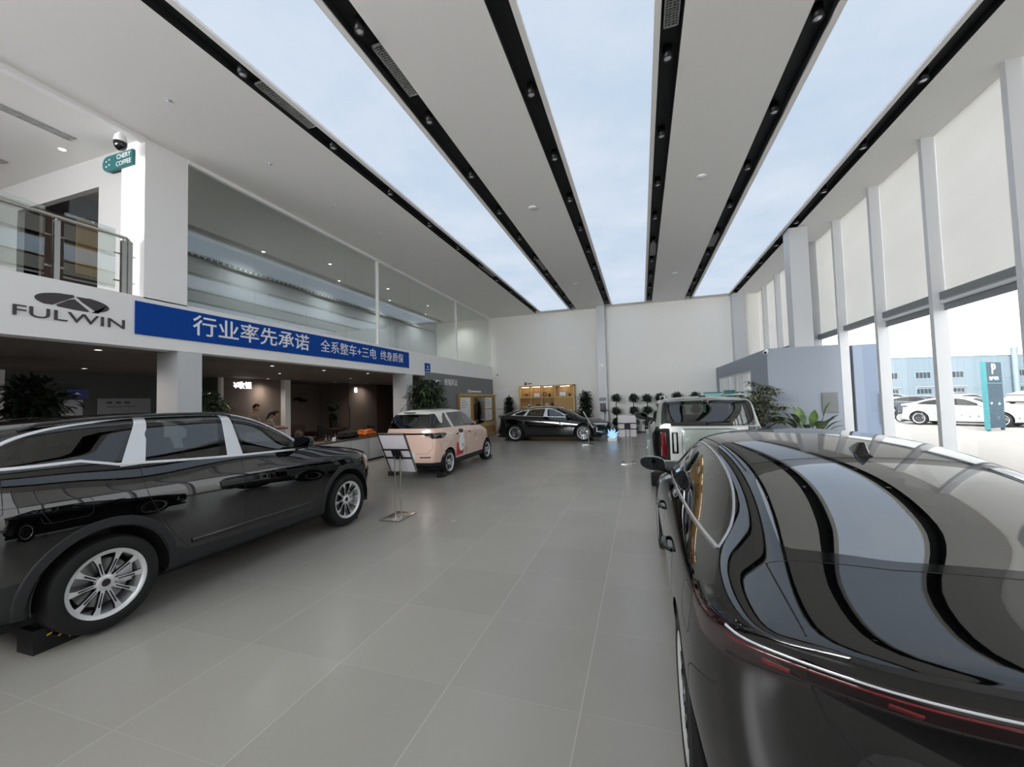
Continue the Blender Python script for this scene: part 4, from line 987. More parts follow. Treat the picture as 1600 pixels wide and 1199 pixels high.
for k, (x0, x1) in enumerate(((-4.79, -3.33), (-1.18, .33), (2.48, 3.95))):
    fr = MB()
    for a, b_ in ((x0-.078, x0), (x1, x1+.078)): fr.box(a, b_, YF, 20.2, ZC-.02, ZC+.15, 'ceiling_paint')
    fr.box(x0-.078, x1+.078, 20.15, 20.65, ZC-.005, ZC+.15, 'ceiling_paint')
    f = struct(fr.build('trim_%d' % (k+7)))
    b = MB(); b.box(x0, x1, YF, 20.15, ZC+.02, ZC+.04, 'sky_panel')
    o = b.build('luminous_ceiling_panel')
    tag(o, ('glowing pale blue cloud-printed ceiling strip, leftmost of the three', 'glowing pale blue cloud-printed ceiling strip in the middle of the ceiling', 'glowing pale blue cloud-printed ceiling strip nearest the windows')[k], 'ceiling light', 'glowing ceiling strips')
# spot lamps in the black slots
SPOTS = {}; ORD = ['first', 'second', 'third', 'fourth', 'fifth', 'sixth', 'seventh', 'eighth', 'ninth', 'tenth', 'eleventh', 'twelfth']
lm = MB(); lm.lathe([(0, .17), (.062, .17), (.062, 0), (.052, -.002), (.050, .012), (.018, .03)], 'black_metal', 20)
l2 = MB(); l2.lathe([(.047, .010), (.030, .004), (0, .001)], 'satin_metal', 16)
lm_me = lm.mesh('spot_housing'); l2_me = l2.mesh('lens')
names = ('in the leftmost ceiling slot', 'in the second ceiling slot', 'in the third ceiling slot', 'in the fourth ceiling slot', 'in the fifth ceiling slot', 'in the slot nearest the windows')
for k, lx in enumerate((-5.0, -3.09, -1.38, .52, 2.23, 4.145)):
    for j in range(10):
        y = 3.95+1.697*j
        if k in (3, 4) and j == 0 or k == 5 and j < 2 or k == 2 and j == 0: continue
        t = empty('ceiling_spotlight', (lx, y, ZC-.045), 0, 'black spotlight '+names[k]+', '+ORD[j-(0 if k in (0, 1) else (2 if k == 5 else 1))]+' from the near end', 'spotlight', 'black spotlights '+names[k])
        link(bpy.data.objects.new('housing', lm_me), t); link(bpy.data.objects.new('lens', l2_me), t)
# air grilles
def grille(x0, x1, y0, y1, label, z=ZC+.06):
    t = empty('air_grille', ((x0+x1)/2, (y0+y1)/2, z), 0, label, 'vent'); w, l = (x1-x0)/2, (y1-y0)/2
    f = MB(); f.box(-w, -w+.018, -l, l, 0, .03, 'grille_metal'); f.box(w-.018, w, -l, l, 0, .03, 'grille_metal'); f.box(-w, w, -l, -l+.018, 0, .03, 'grille_metal'); f.box(-w, w, l-.018, l, 0, .03, 'grille_metal'); f.build('frame', t)
    s = MB(); n = int(2*l/.035)
    for k in range(n): s.box(-w+.018, w-.018, -l+2*l*(k+.5)/n-.004, -l+2*l*(k+.5)/n+.004, .004, .02, 'grille_metal')
    for k in range(3): s.box(-w+2*w*(k+1)/4-.003, -w+2*w*(k+1)/4+.003, -l, l, .002, .022, 'grille_metal')
    s.build('louvre', t); b = MB(); b.box(-w, w, -l, l, .03, .034, 'slot_black'); b.build('backing', t)
grille(-5.12, -4.93, 4.22, 5.22, 'slatted air grille in the leftmost black slot, near end'); grille(-5.12, -4.93, 12.8, 13.9, 'slatted air grille in the leftmost black slot, far end')
grille(-3.16, -2.99, 4.27, 5.18, 'slatted air grille in the second black slot, near end'); grille(-3.16, -2.99, 12.8, 13.9, 'slatted air grille in the second black slot, far end')
grille(.45, .63, 4.27, 5.28, 'slatted air grille in the fourth black slot, near end'); grille(.45, .63, 12.8, 13.85, 'slatted air grille in the fourth black slot, far end')
grille(2.16, 2.35, 12.75, 13.7, 'slatted air grille in the fifth black slot, far end')
for k, (x0, x1, y0, y1) in enumerate(((-8.98, -8.80, 1.2, 4.02), (-10.92, -10.75, 1.4, 4.0))):
    grille(x0, x1, y0, y1, ('long dark air slot in the gallery ceiling nearer the edge', 'long dark air slot deeper in the gallery ceiling')[k], ZC-.01)
# sprinklers and round speakers
for j in range(9):
    b = MB(); b.lathe([(.04, 0), (.045, -.006), (.012, -.014), (.010, -.035), (.022, -.04), (0, -.042)], 'satin_metal', 14)
    o = b.build('sprinkler_head'); o.location = (-6.48, 3.95+1.7*j, ZC)
    tag(o, 'small chrome sprinkler head on the left ceiling strip, '+ORD[j]+' from the near end', 'sprinkler', 'sprinkler heads on the ceiling')
for x, y, s in ((1.385, 9.08, 'right of the central slot, nearer one'), (-2.28, 9.12, 'left of the central strip, nearer one'), (1.39, 15.95, 'right of the central slot, farther one'), (-2.29, 15.9, 'left of the central strip, farther one')):
    b = MB(); b.lathe([(.10, 0), (.10, -.008), (.09, -.016), (0, -.018)], 'band_white', 24); o = b.build('ceiling_speaker'); o.location = (x, y, ZC)
    tag(o, 'flat round white ceiling disc '+s, 'ceiling speaker', 'round ceiling discs')

# ------------------------------------------------------------------ back wall columns, right-hand glazing
sbox('wall_pier_middle', -1.98, -1.58, 20.2, YB, 0, ZC, 'alu')
sbox('wall_pier_right', 4.09, 4.55, 20.2, YB, 0, ZC, 'alu')
sbox('wall_pier_window', 4.08, 4.53, 12.85, 13.3, 0, ZC, 'alu')
MY = [7.34+1.79*k for k in range(-7, 4)]+[14.3, 15.97, 17.62, 19.33]
fr = MB()
for y in MY: fr.box(WX, WX+.20, y, y+.10, 0, ZC, 'alu')
fr.box(WX+.10, WX+.24, YF, YB, 3.31, 3.44, 'alu_dark'); fr.box(WX+.03, WX+.24, YF, YB, 0, .12, 'alu')
fr.box(WX+.21, WX+.25, YF, YB, 0, ZC, 'alu') if False else None
struct(fr.build('window_1'))
ge = [YF]+MY+[YB]
for k in range(len(ge)-1):
    y0 = ge[k]+(.10 if k else 0); y1 = ge[k+1]
    for z0, z1 in ((.12, 3.31), (3.44, ZC)):
        b = MB(); b.add([(WX+.235, y0, z0), (WX+.235, y1, z0), (WX+.235, y1, z1), (WX+.235, y0, z1)], [(0, 1, 2, 3)], 'glass'); struct(b.build('window_%d' % (2*k+2+(z0 > 1))))
order = ['nearest the camera in view', 'second from the camera']
for k in range(len(ge)-1):
    if k < 5: continue    # blinds left off the unseen bays to let in extra daylight
    y0 = ge[k]+(.10 if k else 0)+.01; y1 = ge[k+1]-.01
    t = empty('roller_blind', (WX+.19, (y0+y1)/2, 3.45), 0, None, 'blind', 'pale roller blinds drawn over the high windows')
    t['label'] = 'cream translucent roller blind over a high window, '+ORD[k-5]+' bay from the right'
    b = MB(); n = 8; vs = []
    for i in range(n+1):
        for j in range(7):
            y = y0+(y1-y0)*i/n; z = 3.45+(ZC-3.45)*j/6; vs.append((WX+.19+.004*math.sin(i*1.7+j*.9+k), y, z))
    m_ = b.add([(v[0]-WX-.19, v[1]-(y0+y1)/2, v[2]-3.45) for v in vs], [(i*7+j, (i+1)*7+j, (i+1)*7+j+1, i*7+j+1) for i in range(n) for j in range(6)], 'blind', True); b.build('fabric', t)
    c = MB(); c.box(-.02, .02, y0-(y0+y1)/2, y1-(y0+y1)/2, -.02, .0, 'satin_metal'); c.build('bottom_bar', t)
    if k in range(4, 10):
        t = empty('rolled_blind', (WX+.13, (y0+y1)/2, 3.2), 0, 'rolled-up blind with dark hem under the transom, '+ORD[k-4]+' bay from the camera', 'blind', 'rolled-up blinds under the transom')
        b = MB(); L_ = (y1-y0)/2; b.tube([(0, -L_, .06), (0, L_, .06)], .032, 'satin_metal', 14); b.build('roller_tube', t)
        b = MB(); b.box(.02, .035, -L_, L_, -.08, .05, 'alu_dark'); b.box(.012, .04, -L_, L_, -.09, -.075, 'alu_dark'); b.build('hem', t)
# white dots on the glass (safety marking)
for k in range(4, 10):
    y0 = ge[k]+.10; y1 = ge[k+1]; b = MB()
    n = 9
    for i in range(n):
        y = y0+(y1-y0)*(i+.5)/n; s = .022
        if i % 2: b.add([(WX+.228, y-s, 1.22), (WX+.228, y+s, 1.22), (WX+.228, y, 1.26)], [(0, 1, 2)], 'white')
        else: b.add([(WX+.228, y-s, 1.26), (WX+.228, y+s, 1.26), (WX+.228, y, 1.22)], [(0, 2, 1)], 'white')
    o = b.build('glass_marking'); tag(o, 'row of small white triangles on the glass, '+ORD[k-4]+' bay from the camera', 'glass marking', 'safety markings on the window glass')
# blue-grey room at the far right corner
rb = MB(); rb.box(3.36, 5.05, 12.72, 12.7999, 0, 2.9199, 'wall_bluegrey')
rb.box(3.36, 3.44, 12.80, 14.55, 0, 2.92, 'wall_bluegrey'); rb.box(3.36, 3.44, 14.55, YB, 2.46, 2.92, 'wall_bluegrey'); rb.box(3.36, 3.44, 14.55, 19.9, 0, .9, 'wall_bluegrey'); rb.box(3.36, 3.44, 19.9, YB, 0, 2.4599, 'wall_bluegrey')
rb.box(3.36, 5.05, 12.72, YB, 2.92, 2.96, 'wall_bluegrey')
struct(rb.build('wall_room'))
wf = MB()
for y in (14.55, 16.1, 17.9, 19.85): wf.box(3.35, 3.45, y-.04, y+.04, .9, 2.46, 'alu')
wf.box(3.35, 3.45, 14.55, 19.9, 2.42, 2.46, 'alu'); struct(wf.build('window_40'))
for k, (a, b_) in enumerate(((14.6, 16.05), (16.15, 17.85), (17.95, 19.8))):
    g = MB(); g.add([(3.40, a, .9), (3.40, b_, .9), (3.40, b_, 2.42), (3.40, a, 2.42)], [(0, 1, 2, 3)], 'glass_gallery'); struct(g.build('window_%d' % (41+k)))
b = MB(); b.box(4.57, 4.93, 12.69, 12.72, 1.16, 1.70, 'wall_grey', .006)
for k in range(4): b.box(4.60, 4.90, 12.683, 12.69, 1.20+.12*k, 1.30+.12*k, 'wall_grey')
tag(b.build('wall_panel'), 'square grey cabinet panel on the blue-grey wall', 'wall panel')

# ------------------------------------------------------------------ gallery on the left
sbox('wall_gallery_fascia', -8.05, GX, YF, YB, 2.76, 3.60, 'band_white')
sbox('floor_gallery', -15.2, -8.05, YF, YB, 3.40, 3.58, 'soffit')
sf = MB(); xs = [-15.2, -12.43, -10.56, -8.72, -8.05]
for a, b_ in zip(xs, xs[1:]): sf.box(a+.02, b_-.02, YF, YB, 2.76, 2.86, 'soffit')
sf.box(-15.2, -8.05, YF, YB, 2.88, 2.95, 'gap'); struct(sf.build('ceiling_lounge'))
sbox('wall_pier_gallery', -8.35, GX+.0, 4.40, 5.07, 3.58, ZC, 'band_white')
sbox('wall_pier_lower_1', -8.30, GX-.01, 4.93, 5.34, 0, 2.76, 'alu')
sbox('wall_pier_lower_2', -8.30, GX-.01, 12.17, 12.58, 0, 2.76, 'alu')
sbox('wall_pier_lower_3', -15.0, -13.95, 4.75, 5.23, 0, 2.76, 'band_white')
tr = MB(); tr.box(GX-.10, GX+.02, YF, 4.40, ZC-.07, ZC, 'band_white'); tr.box(GX-.10, GX+.02, 5.07, YB, ZC-.07, ZC, 'band_white')
for y in (10.62, 16.26, 20.42): tr.box(GX-.08, GX+.0, y, y+.07, 3.60, ZC-.07, 'band_white')
struct(tr.build('trim_20'))
GY = [5.07, 6.44, 7.83, 9.22, 10.62, 10.69, 12.5, 14.4, 16.26, 16.33, 18.4, 20.42]
n_ = 50
for a, b_ in zip(GY, GY[1:]):
    if b_-a < .2: continue
    g = MB(); g.box(GX-.052, GX-.040, a+.004, b_-.004, 3.60, ZC-.07, 'glass_gallery'); struct(g.build('window_%d' % n_)); n_ += 1
# upstairs room behind the glass
M['board_grey'] = mat('partition_grey', (168, 172, 178), .6)
up_ = MB(); up_.box(-11.2, -11.1, 5.0, YB, 3.58, 5.74, 'board_grey'); struct(up_.build('wall_upstairs'))
M['clerestory'] = mat('clerestory_panel', (172, 178, 186), .5)
sbox('wall_upstairs_high', -11.2, -11.12, 5.0, YB, 5.74, ZC, 'clerestory')
b = MB(); b.box(-11.1, -11.02, 5.2, 20.3, 5.72, 5.84, 'alu_dark')
for k in range(90): b.box(-11.015, -11.0, 5.3+k*.166, 5.34+k*.166, 5.76, 5.80, 'white')
tag(b.build('curtain_rail'), 'long dark rail with small white dots behind the gallery glass', 'curtain rail')
sbox('wall_upstairs_cross', -15.2, -9.05, 4.46, 4.56, 5.75, ZC, 'gallery_wall'); sbox('wall_upstairs_end', -9.05, -8.05, 4.46, 4.56, 3.58, ZC, 'gallery_wall'); sbox('wall_upstairs_left', -15.2, -11.6, 4.46, 4.56, 3.58, 5.75, 'gallery_wall')
sbox('wall_upstairs_hall', -11.1, -11.0, 4.56, 6.9, 3.58, 5.74, 'wood_dark'); sbox('wall_upstairs_niche', -11.0, -10.96, 5.05, 5.45, 4.6, 5.74, 'wood_honey')
dd = MB(); dd.box(-9.02, -8.12, 4.43, 4.46, 3.60, 5.74, 'gallery_wall'); d1 = struct(dd.build('door_2'))
M['teal'] = mat('teal_sign', (22, 104, 108), .4)
t = empty('coffee_sign', (-8.30, 4.36, 6.02), 0, 'teal rounded sign reading CHERY COFFEE below the dome camera', 'sign')
b = MB(); pts = [(-.36+.13*math.cos(a)-.0, 0, .13*math.sin(a)) for a in [PI/2+PI*k/12 for k in range(13)]]+[(.30, 0, -.13), (.30, 0, .13)]; b.poly(pts, 'teal', (0, .05, 0)); b.build('sign_board', t)
for z, s in ((.055, 'CHERY'), (-.065, 'COFFEE')):
    o = text_obj('lettering', s, .115, 'white', (.08, -.006, z), parent=t, bold=.01)
b = MB()
for dx, dz in ((-.38, .04), (-.30, .06), (-.38, -.05), (-.30, -.03)): b.box(dx-.015, dx+.015, -.006, -.001, dz-.012, dz+.012, 'white')
b.build('sign_dots', t)
def dome_camera(x, y, z, label, sc=1.0, wall=None):
    t = empty('security_camera', (x, y, z), 0, label, 'camera')
    b = MB(); b.lathe([(0, 0), (.05*sc, 0), (.05*sc, -.02*sc), (.03*sc, -.04*sc), (.03*sc, -.08*sc), (.07*sc, -.12*sc), (.085*sc, -.19*sc), (.09*sc, -.23*sc)], 'white', 20); b.build('camera_housing', t, sharp=60)
    b = MB(); b.lathe([(.088*sc, -.225*sc), (.088*sc, -.26*sc), (.07*sc, -.32*sc), (.04*sc, -.35*sc), (0, -.36*sc)], 'black_gloss', 20); b.build('camera_dome', t, sharp=60)
dome_camera(-7.86, 4.12, ZC, 'white dome security camera hanging at the gallery edge', 1.0)
def wall_camera(x, y, z, label, d=(0, -1)):
    t = empty('security_camera', (x, y, z), math.atan2(d[1], d[0]), label, 'camera')
    b = MB(); b.tube([(0, 0, .06), (.06, 0, .05)], .03, 'white', 10); b.tube([(.04, 0, .02), (.14, 0, -.02)], [.05, .055], 'white', 14); b.build('camera_housing', t)
    b = MB(); b.tube([(.135, 0, -.018), (.15, 0, -.024)], .036, 'black_gloss', 12); b.build('lens', t)
wall_camera(-7.4, 20.62, 3.16, 'white bullet camera on the back wall beside the gallery end', (.2, -1))
wall_camera(3.36, 12.70, 2.86, 'white camera on the corner of the blue-grey room', (-.6, -1))
# balustrade
t = empty('gallery_balustrade', (-7.86, 0, 3.6), 0, 'stainless steel balustrade with glass infill at the open gallery', 'railing')
b = MB(); b.tube([(0, -4, .93), (0, 4.22, .93)], .028, 'steel', 12); b.tube([(0, 4.22, .93), (-.02, 4.30, .86)], .026, 'steel', 10); b.build('handrail', t)
for y in (-.3, 1.55, 3.40, 4.18, 4.26):
    b = MB(); b.box(-.03, -.018, y-.03, y+.03, 0, .88, 'steel'); b.box(.018, .03, y-.03, y+.03, 0, .88, 'steel'); b.tube([(0, y, .84), (0, y, .93)], .012, 'steel', 8)
    for z in (.22, .66): b.tube([(-.04, y-.10, z), (-.04, y+.10, z)], .014, 'steel', 8)
    b.build('post', t)
for a, b_ in ((-2.1, -.4), (-.2, 1.45), (1.65, 3.3), (3.5, 4.10)):
    g = MB(); g.box(-.05, -.042, a, b_, .08, 1.05, 'glass_gallery'); g.build('glass_panel', t)
# fascia lettering
def arc_pts(cx, cz, rx, rz, a0, a1, n=14): return [(cx+rx*math.cos(a0+(a1-a0)*k/n), cz+rz*math.sin(a0+(a1-a0)*k/n)) for k in range(n+1)]
def logo(parent, m, s=1.0, name='emblem', y0=-.006):
    """flattened oval parted by two oblique strokes, peak between them (xz plane, facing -y)"""
    rx, rz = .40*s, .115*s
    def sub(fn):
        n = 60; pts = []
        for k in range(n):
            a = 2*PI*k/n; pts.append((rx*math.cos(a), rz*math.sin(a)))
        return pts
    b = MB(); d = .012
    # left wing
    L = [(-.02, .98), (-.28, .92)]+[(math.cos(a), math.sin(a)) for a in [PI*.62+PI*.05*k for k in range(13)]]; L = [p for p in L if p[0] < -.0]+[(-.56, -.62), (-.12, .45), (.0, .70)]
    b.poly([(x*rx, y0, z*rz) for x, z in L], m, (0, d, 0))
    R = [(.05, .86), (.30, .86)]+[(math.cos(a), math.sin(a)) for a in [PI*.36-PI*.05*k for k in range(15)]]+[(.68, -.86), (.22, .25)]
    b.poly([(x*rx, y0, z*rz) for x, z in R][::-1], m, (0, d, 0))
    T = [(0, .50), (.42, -.75), (.36, -.86), (.0, -.84), (-.42, -.72), (-.47, -.55), (-.15, .30)]
    b.poly([(x*rx, y0, z*rz) for x, z in T], m, (0, d, 0)); return b.build(name, parent)
FR = PI/2    # objects drawn in the xz plane facing -y are turned to face +x
t = empty('fascia_logo', (GX+.004, 3.55, 3.18), FR, 'dark grey oval emblem above the word FULWIN on the white fascia', 'logo')
e = logo(t, 'logo_grey', 1.0); e.location = (0, 0, .125)
text_obj('lettering', 'FULWIN', .205, 'logo_grey', (0, -.006, -.095), parent=t, depth=.012, xs=1.62, bold=.002)
t = empty('slogan_banner', (GX+.004, 8.30, 3.24), FR, 'long blue banner with white Chinese slogan along the fascia', 'banner')
b = MB(); b.box(-4.02, 4.02, -.02, 0, -.27, .27, 'banner_blue'); b.build('banner_board', t)
text_obj('lettering', '行业率先承诺', .40, 'white', (-1.80, -.023, .0), parent=t, depth=.004, bold=.009, xs=1.13)
text_obj('lettering', '全系整车+三电', .34, 'white', (1.05, -.023, .0), parent=t, depth=.004, bold=.0, xs=1.02)
text_obj('lettering', '终身质保', .32, 'white', (3.02, -.023, .0), parent=t, depth=.004, bold=.003, xs=1.0)
t = empty('small_fascia_sign', (GX+.004, 13.62, 3.08), FR, 'small square blue sign with white mark on the fascia', 'sign')
b = MB(); b.box(-.20, .20, -.015, 0, -.16, .16, 'banner_blue'); b.build('sign_board', t)
b = MB(); b.poly([(-.04, -.018, .0), (.08, -.018, -.01), (-.02, -.018, .10)], 'white', (0, .004, 0)); b.box(-.12, .12, -.018, -.015, -.09, -.06, 'white'); b.build('sign_mark', t)
# grey feature wall under the far end
sbox('wall_feature', -8.0, GX+.03, 13.42, YB-.01, 0, 2.90, 'wall_grey')
t = empty('feature_wall_sign', (GX+.036, 15.1, 2.55), FR, 'white emblem and Chinese brand lettering on the grey feature wall', 'sign')
e = logo(t, 'white', .62); e.location = (-.75, 0, .02)
text_obj('lettering', '奇瑞风云', .30, 'white', (.45, -.006, 0), parent=t, bold=.01, xs=1.05)
t = empty('feature_wall_caption', (GX+.036, 17.6, 2.22), FR, 'thin white caption strip above the wooden display case', 'lettering')
b = MB(); b.box(-.05, .05, -.006, 0, -.06, .06, 'white'); b.box(-.17, -.10, -.006, 0, -.06, .08, 'white'); b.box(-.32, -.25, -.006, 0, -.06, .10, 'white'); b.box(.1, 1.3, -.006, 0, -.045, .035, 'white'); b.build('lettering', t)
t = empty('display_case', (GX+.04, 18.35, .30), FR, 'oak-framed display case with black screen on the grey feature wall', 'display case')
b = MB(); b.box(-2.25, 2.25, -.12, .0, -.28, 1.78, 'wood_honey'); b.box(-2.25, 2.25, -.20, -.12, 1.70, 1.78, 'wood_light'); b.box(-2.25, 2.25, -.20, -.12, -.28, -.2, 'wood_light'); b.box(-2.25, 2.25, -.16, -.12, .15, .35, 'wood_light'); b.build('case_frame', t)
b = MB(); b.box(-.70, .55, -.17, -.13, .55, 1.62, 'black_gloss', .01); b.build('screen', t)
for x0, x1, z0, z1 in ((-2.2, -1.15, .35, 1.62), (.75, 1.65, 1.05, 1.62), (.75, 1.65, .45, 1.0)):
    b = MB(); b.box(x0, x1, -.15, -.125, z0, z1, 'white')
    for k in range(4): b.box(x0+.06, x0+(x1-x0)*(.5+.1*(k % 3)), -.153, -.149, z1-.12-.11*k, z1-.10-.11*k, 'logo_grey') if z1-.12-.11*k > z0+.04 else None
    b.build('poster', t)
dd = MB(); dd.box(-7.68, -6.75, YB-.05, YB, 0, 2.36, 'band_white'); dd.box(-7.70, -6.73, YB-.052, YB-.048, 1.27, 1.285, 'gap'); struct(dd.build('door_1'))
# lounge under the gallery
sbox('wall_lounge_1', -13.3, -13.2, 9.7, 12.05, 0, 2.76, 'lounge_wall'); sbox('wall_lounge_2', -13.3, -12.98, 12.0, 12.25, 0, 2.76, 'band_white')
sbox('wall_lounge_3', -15.0, -14.9, 12.2, 16.0, 0, 2.76, 'lounge_wall'); sbox('wall_lounge_4', -13.3, -13.2, 15.8, 17.9, 0, 2.76, 'lounge_wall'); sbox('wall_lounge_5', -15.0, -13.3, 15.8, 15.9, 0, 2.76, 'lounge_wall')
sbox('wall_lounge_6', -13.35, -13.25, 17.9, YB, 0, 2.76, 'wood_dark'); sbox('wall_lounge_7', -15.0, -13.3, 9.6, 9.7, 0, 2.76, 'lounge_dark')
sbox('wall_lounge_8', -13.25, -13.12, 9.62, 9.72, 0, 2.76, 'band_white')
for y, s in ((15.75, 'beside the lit restroom sign'), (19.0, 'on the dark wooden doors, left one'), (19.25, 'on the dark wooden doors, right one')):
    b = MB(); b.tube([(0, 0, -.55), (.06, 0, -.5), (.06, 0, .5), (0, 0, .55)], .018, 'wood_dark' if y > 18 else 'black_metal', 8); o = b.build('pull_handle'); o.location = (-13.2 if y < 18 else -13.25, y, 1.15)
    tag(o, 'tall vertical door pull '+s, 'door handle')
t = empty('cashier_sign', (-13.19, 10.45, 2.50), FR, 'lit white cashier lettering on the beige lounge wall', 'sign')
text_obj('lettering', '¥收银', .26, 'led_sign', (0, 0, 0), parent=t, bold=.012, depth=.02)
t = empty('restroom_sign', (-13.19, 16.25, 2.45), FR, 'small lit white restroom sign of two upright figures', 'sign')
for x in (-.06, .06):
    b = MB(); b.box(x-.03, x+.03, -.02, 0, -.12, .06, 'led_sign'); b.ellipsoid((x, -.01, .10), (.028, .012, .028), 'led_sign', 10); b.build('figure', t)
M['screen_blue'] = mat('lit_screen_blue', (20, 24, 90), .3, emit=.12)
t = empty('wall_screen', (-14.0, 6.5, 2.21), FR, 'small dark blue screen with white mark hanging in the dim lounge', 'screen')
b = MB(); b.box(-.21, .21, -.03, 0, -.125, .125, 'screen_blue'); b.build('screen', t); b = MB(); b.poly([(-.05, -.033, -.02), (.07, -.033, -.01), (-.02, -.033, .05)], 'white', (0, .003, 0)); b.build('screen_mark', t)
sbox('wall_lounge_9', -14.15, -14.03, 5.2, 9.6, 0, 2.76, 'lounge_dark')
M['board_grey'] = mat('notice_board_grey', (150, 152, 160), .6)
t = empty('notice_board', (-14.02, 7.54, 1.92), FR, 'pale grey notice board on the dim lounge wall', 'notice board')
b = MB(); b.box(-.62, .62, -.02, 0, -.35, .17, 'board_grey'); b.build('board', t); b = MB()
for k in range(3): b.box(-.42+.2*k, -.30+.2*k, -.024, -.02, .03, .08, 'logo_grey')
b.box(-.42, .25, -.024, -.02, -.07, -.055, 'logo_grey'); b.build('lettering', t)
b = MB(); b.box(-14.03, -14.0, 5.85, 6.62, 1.2, 2.06, 'clerestory'); tag(b.build('pale_wall_poster'), 'pale rectangular poster below the blue screen', 'poster')
DP = ((-8.6, 4.25), (-12.46, 5.91), (-8.78, 7.74), (-8.81, 9.49), (-8.6, 11.2), (-10.0, 6.2), (-10.6, 9.6), (-10.7, 12.9), (-12.8, 11.1), (-12.7, 14.3), (-10.6, 15.6), (-12.8, 16.6))
DL = {p: ('front row, ' if p[0] > -9 else ('middle row, ' if p[0] > -11 else 'back row, '))+ORD[sorted([q for q in DP if (q[0] > -9) == (p[0] > -9) and (q[0] > -11) == (p[0] > -11)], key=lambda q: q[1]).index(p)]+' from the left' for p in DP}
for x, y in ((-8.6, 4.25), (-12.46, 5.91), (-8.78, 7.74), (-8.81, 9.49), (-8.6, 11.2), (-10.0, 6.2), (-10.6, 9.6), (-10.7, 12.9), (-12.8, 11.1), (-12.7, 14.3), (-10.6, 15.6), (-12.8, 16.6)):
    t = empty('downlight', (x, y, 2.76), 0, 'small round recessed downlight in the brown lounge ceiling, '+DL[(x, y)], 'downlight', 'downlights in the lounge ceiling')
    if x > -13: 
        ld = SPOTS.setdefault('l', None) or bpy.data.lights.new('downlight_beam', 'SPOT'); SPOTS['l'] = ld
        ld.energy = LOUNGE_W; ld.spot_size = 2.6; ld.spot_blend = .9; ld.shadow_soft_size = .04; ld.color = (1, .9, .8)
        lo = bpy.data.objects.new('downlight_beam', ld); COL.objects.link(lo); lo.parent = t; lo.location = (0, 0, -.02)
    b = MB(); b.lathe([(.055, 0), (.062, -.004), (.05, -.006), (.045, 0)], 'white', 16); b.build('rim', t); b = MB(); b.lathe([(.045, -.002), (0, -.002)], 'led', 12); b.build('lens', t)
for k in range(11):
    x, y = (-9.4, -10.4)[k % 2], 1.0+1.9*k*.82
    if k < 2: x = -10.0
    t = empty('downlight', (x, y+(3.2 if k > 2 else 0), ZC), 0, 'small round downlight in the upstairs ceiling, '+ORD[k]+' from the left', 'downlight', 'downlights upstairs')
    b = MB(); b.lathe([(.055, 0), (.062, -.004), (.05, -.006), (.045, 0)], 'white', 16); b.build('rim', t); b = MB(); b.lathe([(.045, -.002), (0, -.002)], 'led', 12); b.build('lens', t)
    if k < 3: continue
    ld = SPOTS.setdefault('u', None) or bpy.data.lights.new('upstairs_beam', 'SPOT'); SPOTS['u'] = ld
    ld.energy = UP_W; ld.spot_size = 2.6; ld.spot_blend = .9; ld.shadow_soft_size = .04
    lo = bpy.data.objects.new('upstairs_beam', ld); COL.objects.link(lo); lo.parent = t; lo.location = (0, 0, -.02)
# one focused downlight washing the beige lounge wall (the bright patch by the cashier sign)
la = bpy.data.lights.new('wall_wash_lamp', 'SPOT'); la.energy = 26; la.spot_size = 1.1; la.spot_blend = .8; la.color = (1, .86, .72); la.shadow_soft_size = .04
lo = bpy.data.objects.new('wall_wash_lamp', la); COL.objects.link(lo); lo.location = (-12.85, 11.1, 2.72); lo.rotation_euler = (0, .35, 0)
# ------------------------------------------------------------------ the cars in the showroom
suv = make_suv((-4.98, 1.09, 0.012), 0, 'large black sport utility car with silver window pillars at the left')
near = make_sedan('sedan_car', (1.04, 1.0, 0), 0, 'glossy black sedan filling the right foreground, seen from behind')
mini = make_mini((-5.13, 8.05, 0.012), 0, 'pink cartoon-printed hatchback with white roof behind the sign stand')
boxy = make_boxy((1.04, 7.4, 0.0), 0, 'boxy sage green off-road car in front of the black sedan')
far = make_sedan('sedan_car', (-6.20, 17.2, 0), -PI/2, 'black sedan parked sideways before the back wall', su=4, sv=4, near=False, pillar='satin_metal')
M['hazard'] = mat('hazard_yellow', (225, 180, 60), .5)
def chock(x, y, rz, label, w=.22, L=.27, h=.15):
    """curved wedge: the high end towards -y, the cradle towards +y (before turning)"""
    t = empty('wheel_chock', (x, y, 0), rz, label, 'wheel chock')
    prof = [(-L/2, 0), (L/2, 0), (L/2, .008), (L*.30, .025), (L*.08, .06), (-L*.14, .10), (-L*.34, h), (-L/2, h)]
    b = MB(); b.poly([(-w/2, a, c) for a, c in prof][::-1], 'rubber', (w, 0, 0)); b.build('wedge', t)
    b = MB()
    for k in range(3):
        yy = -L*.25+.06*k; zz = .115-.035*k
        for sx in (-1, 1): b.poly([(sx*(w/2+.0015), yy, zz-.012), (sx*(w/2+.0015), yy+.028, zz-.004), (sx*(w/2+.0015), yy+.028, zz+.008), (sx*(w/2+.0015), yy, zz)], 'hazard')
    b.build('hazard_mark', t); return t
def mk_chocks(cx, half, ya, yb, R, what):
    d = R*(.60 if what == 'suv' else .8)
    for sx, side in ((1, 'right'), (-1, 'left')):
        if what == 'suv' and sx < 0: continue
        chock(cx+half*sx, ya-d, 0, 'black wedge chock behind the rear %s wheel of the %s car' % (side, {'suv': 'large black', 'mini': 'pink'}[what]), w=.2 if what == 'suv' else .15, h=.17 if what == 'suv' else .11)
        if sx > 0: chock(cx+half*sx, yb+d, PI, 'black wedge chock before the front %s wheel of the %s car' % (side, {'suv': 'large black', 'mini': 'pink'}[what]), w=.2 if what == 'suv' else .15, h=.17 if what == 'suv' else .11)
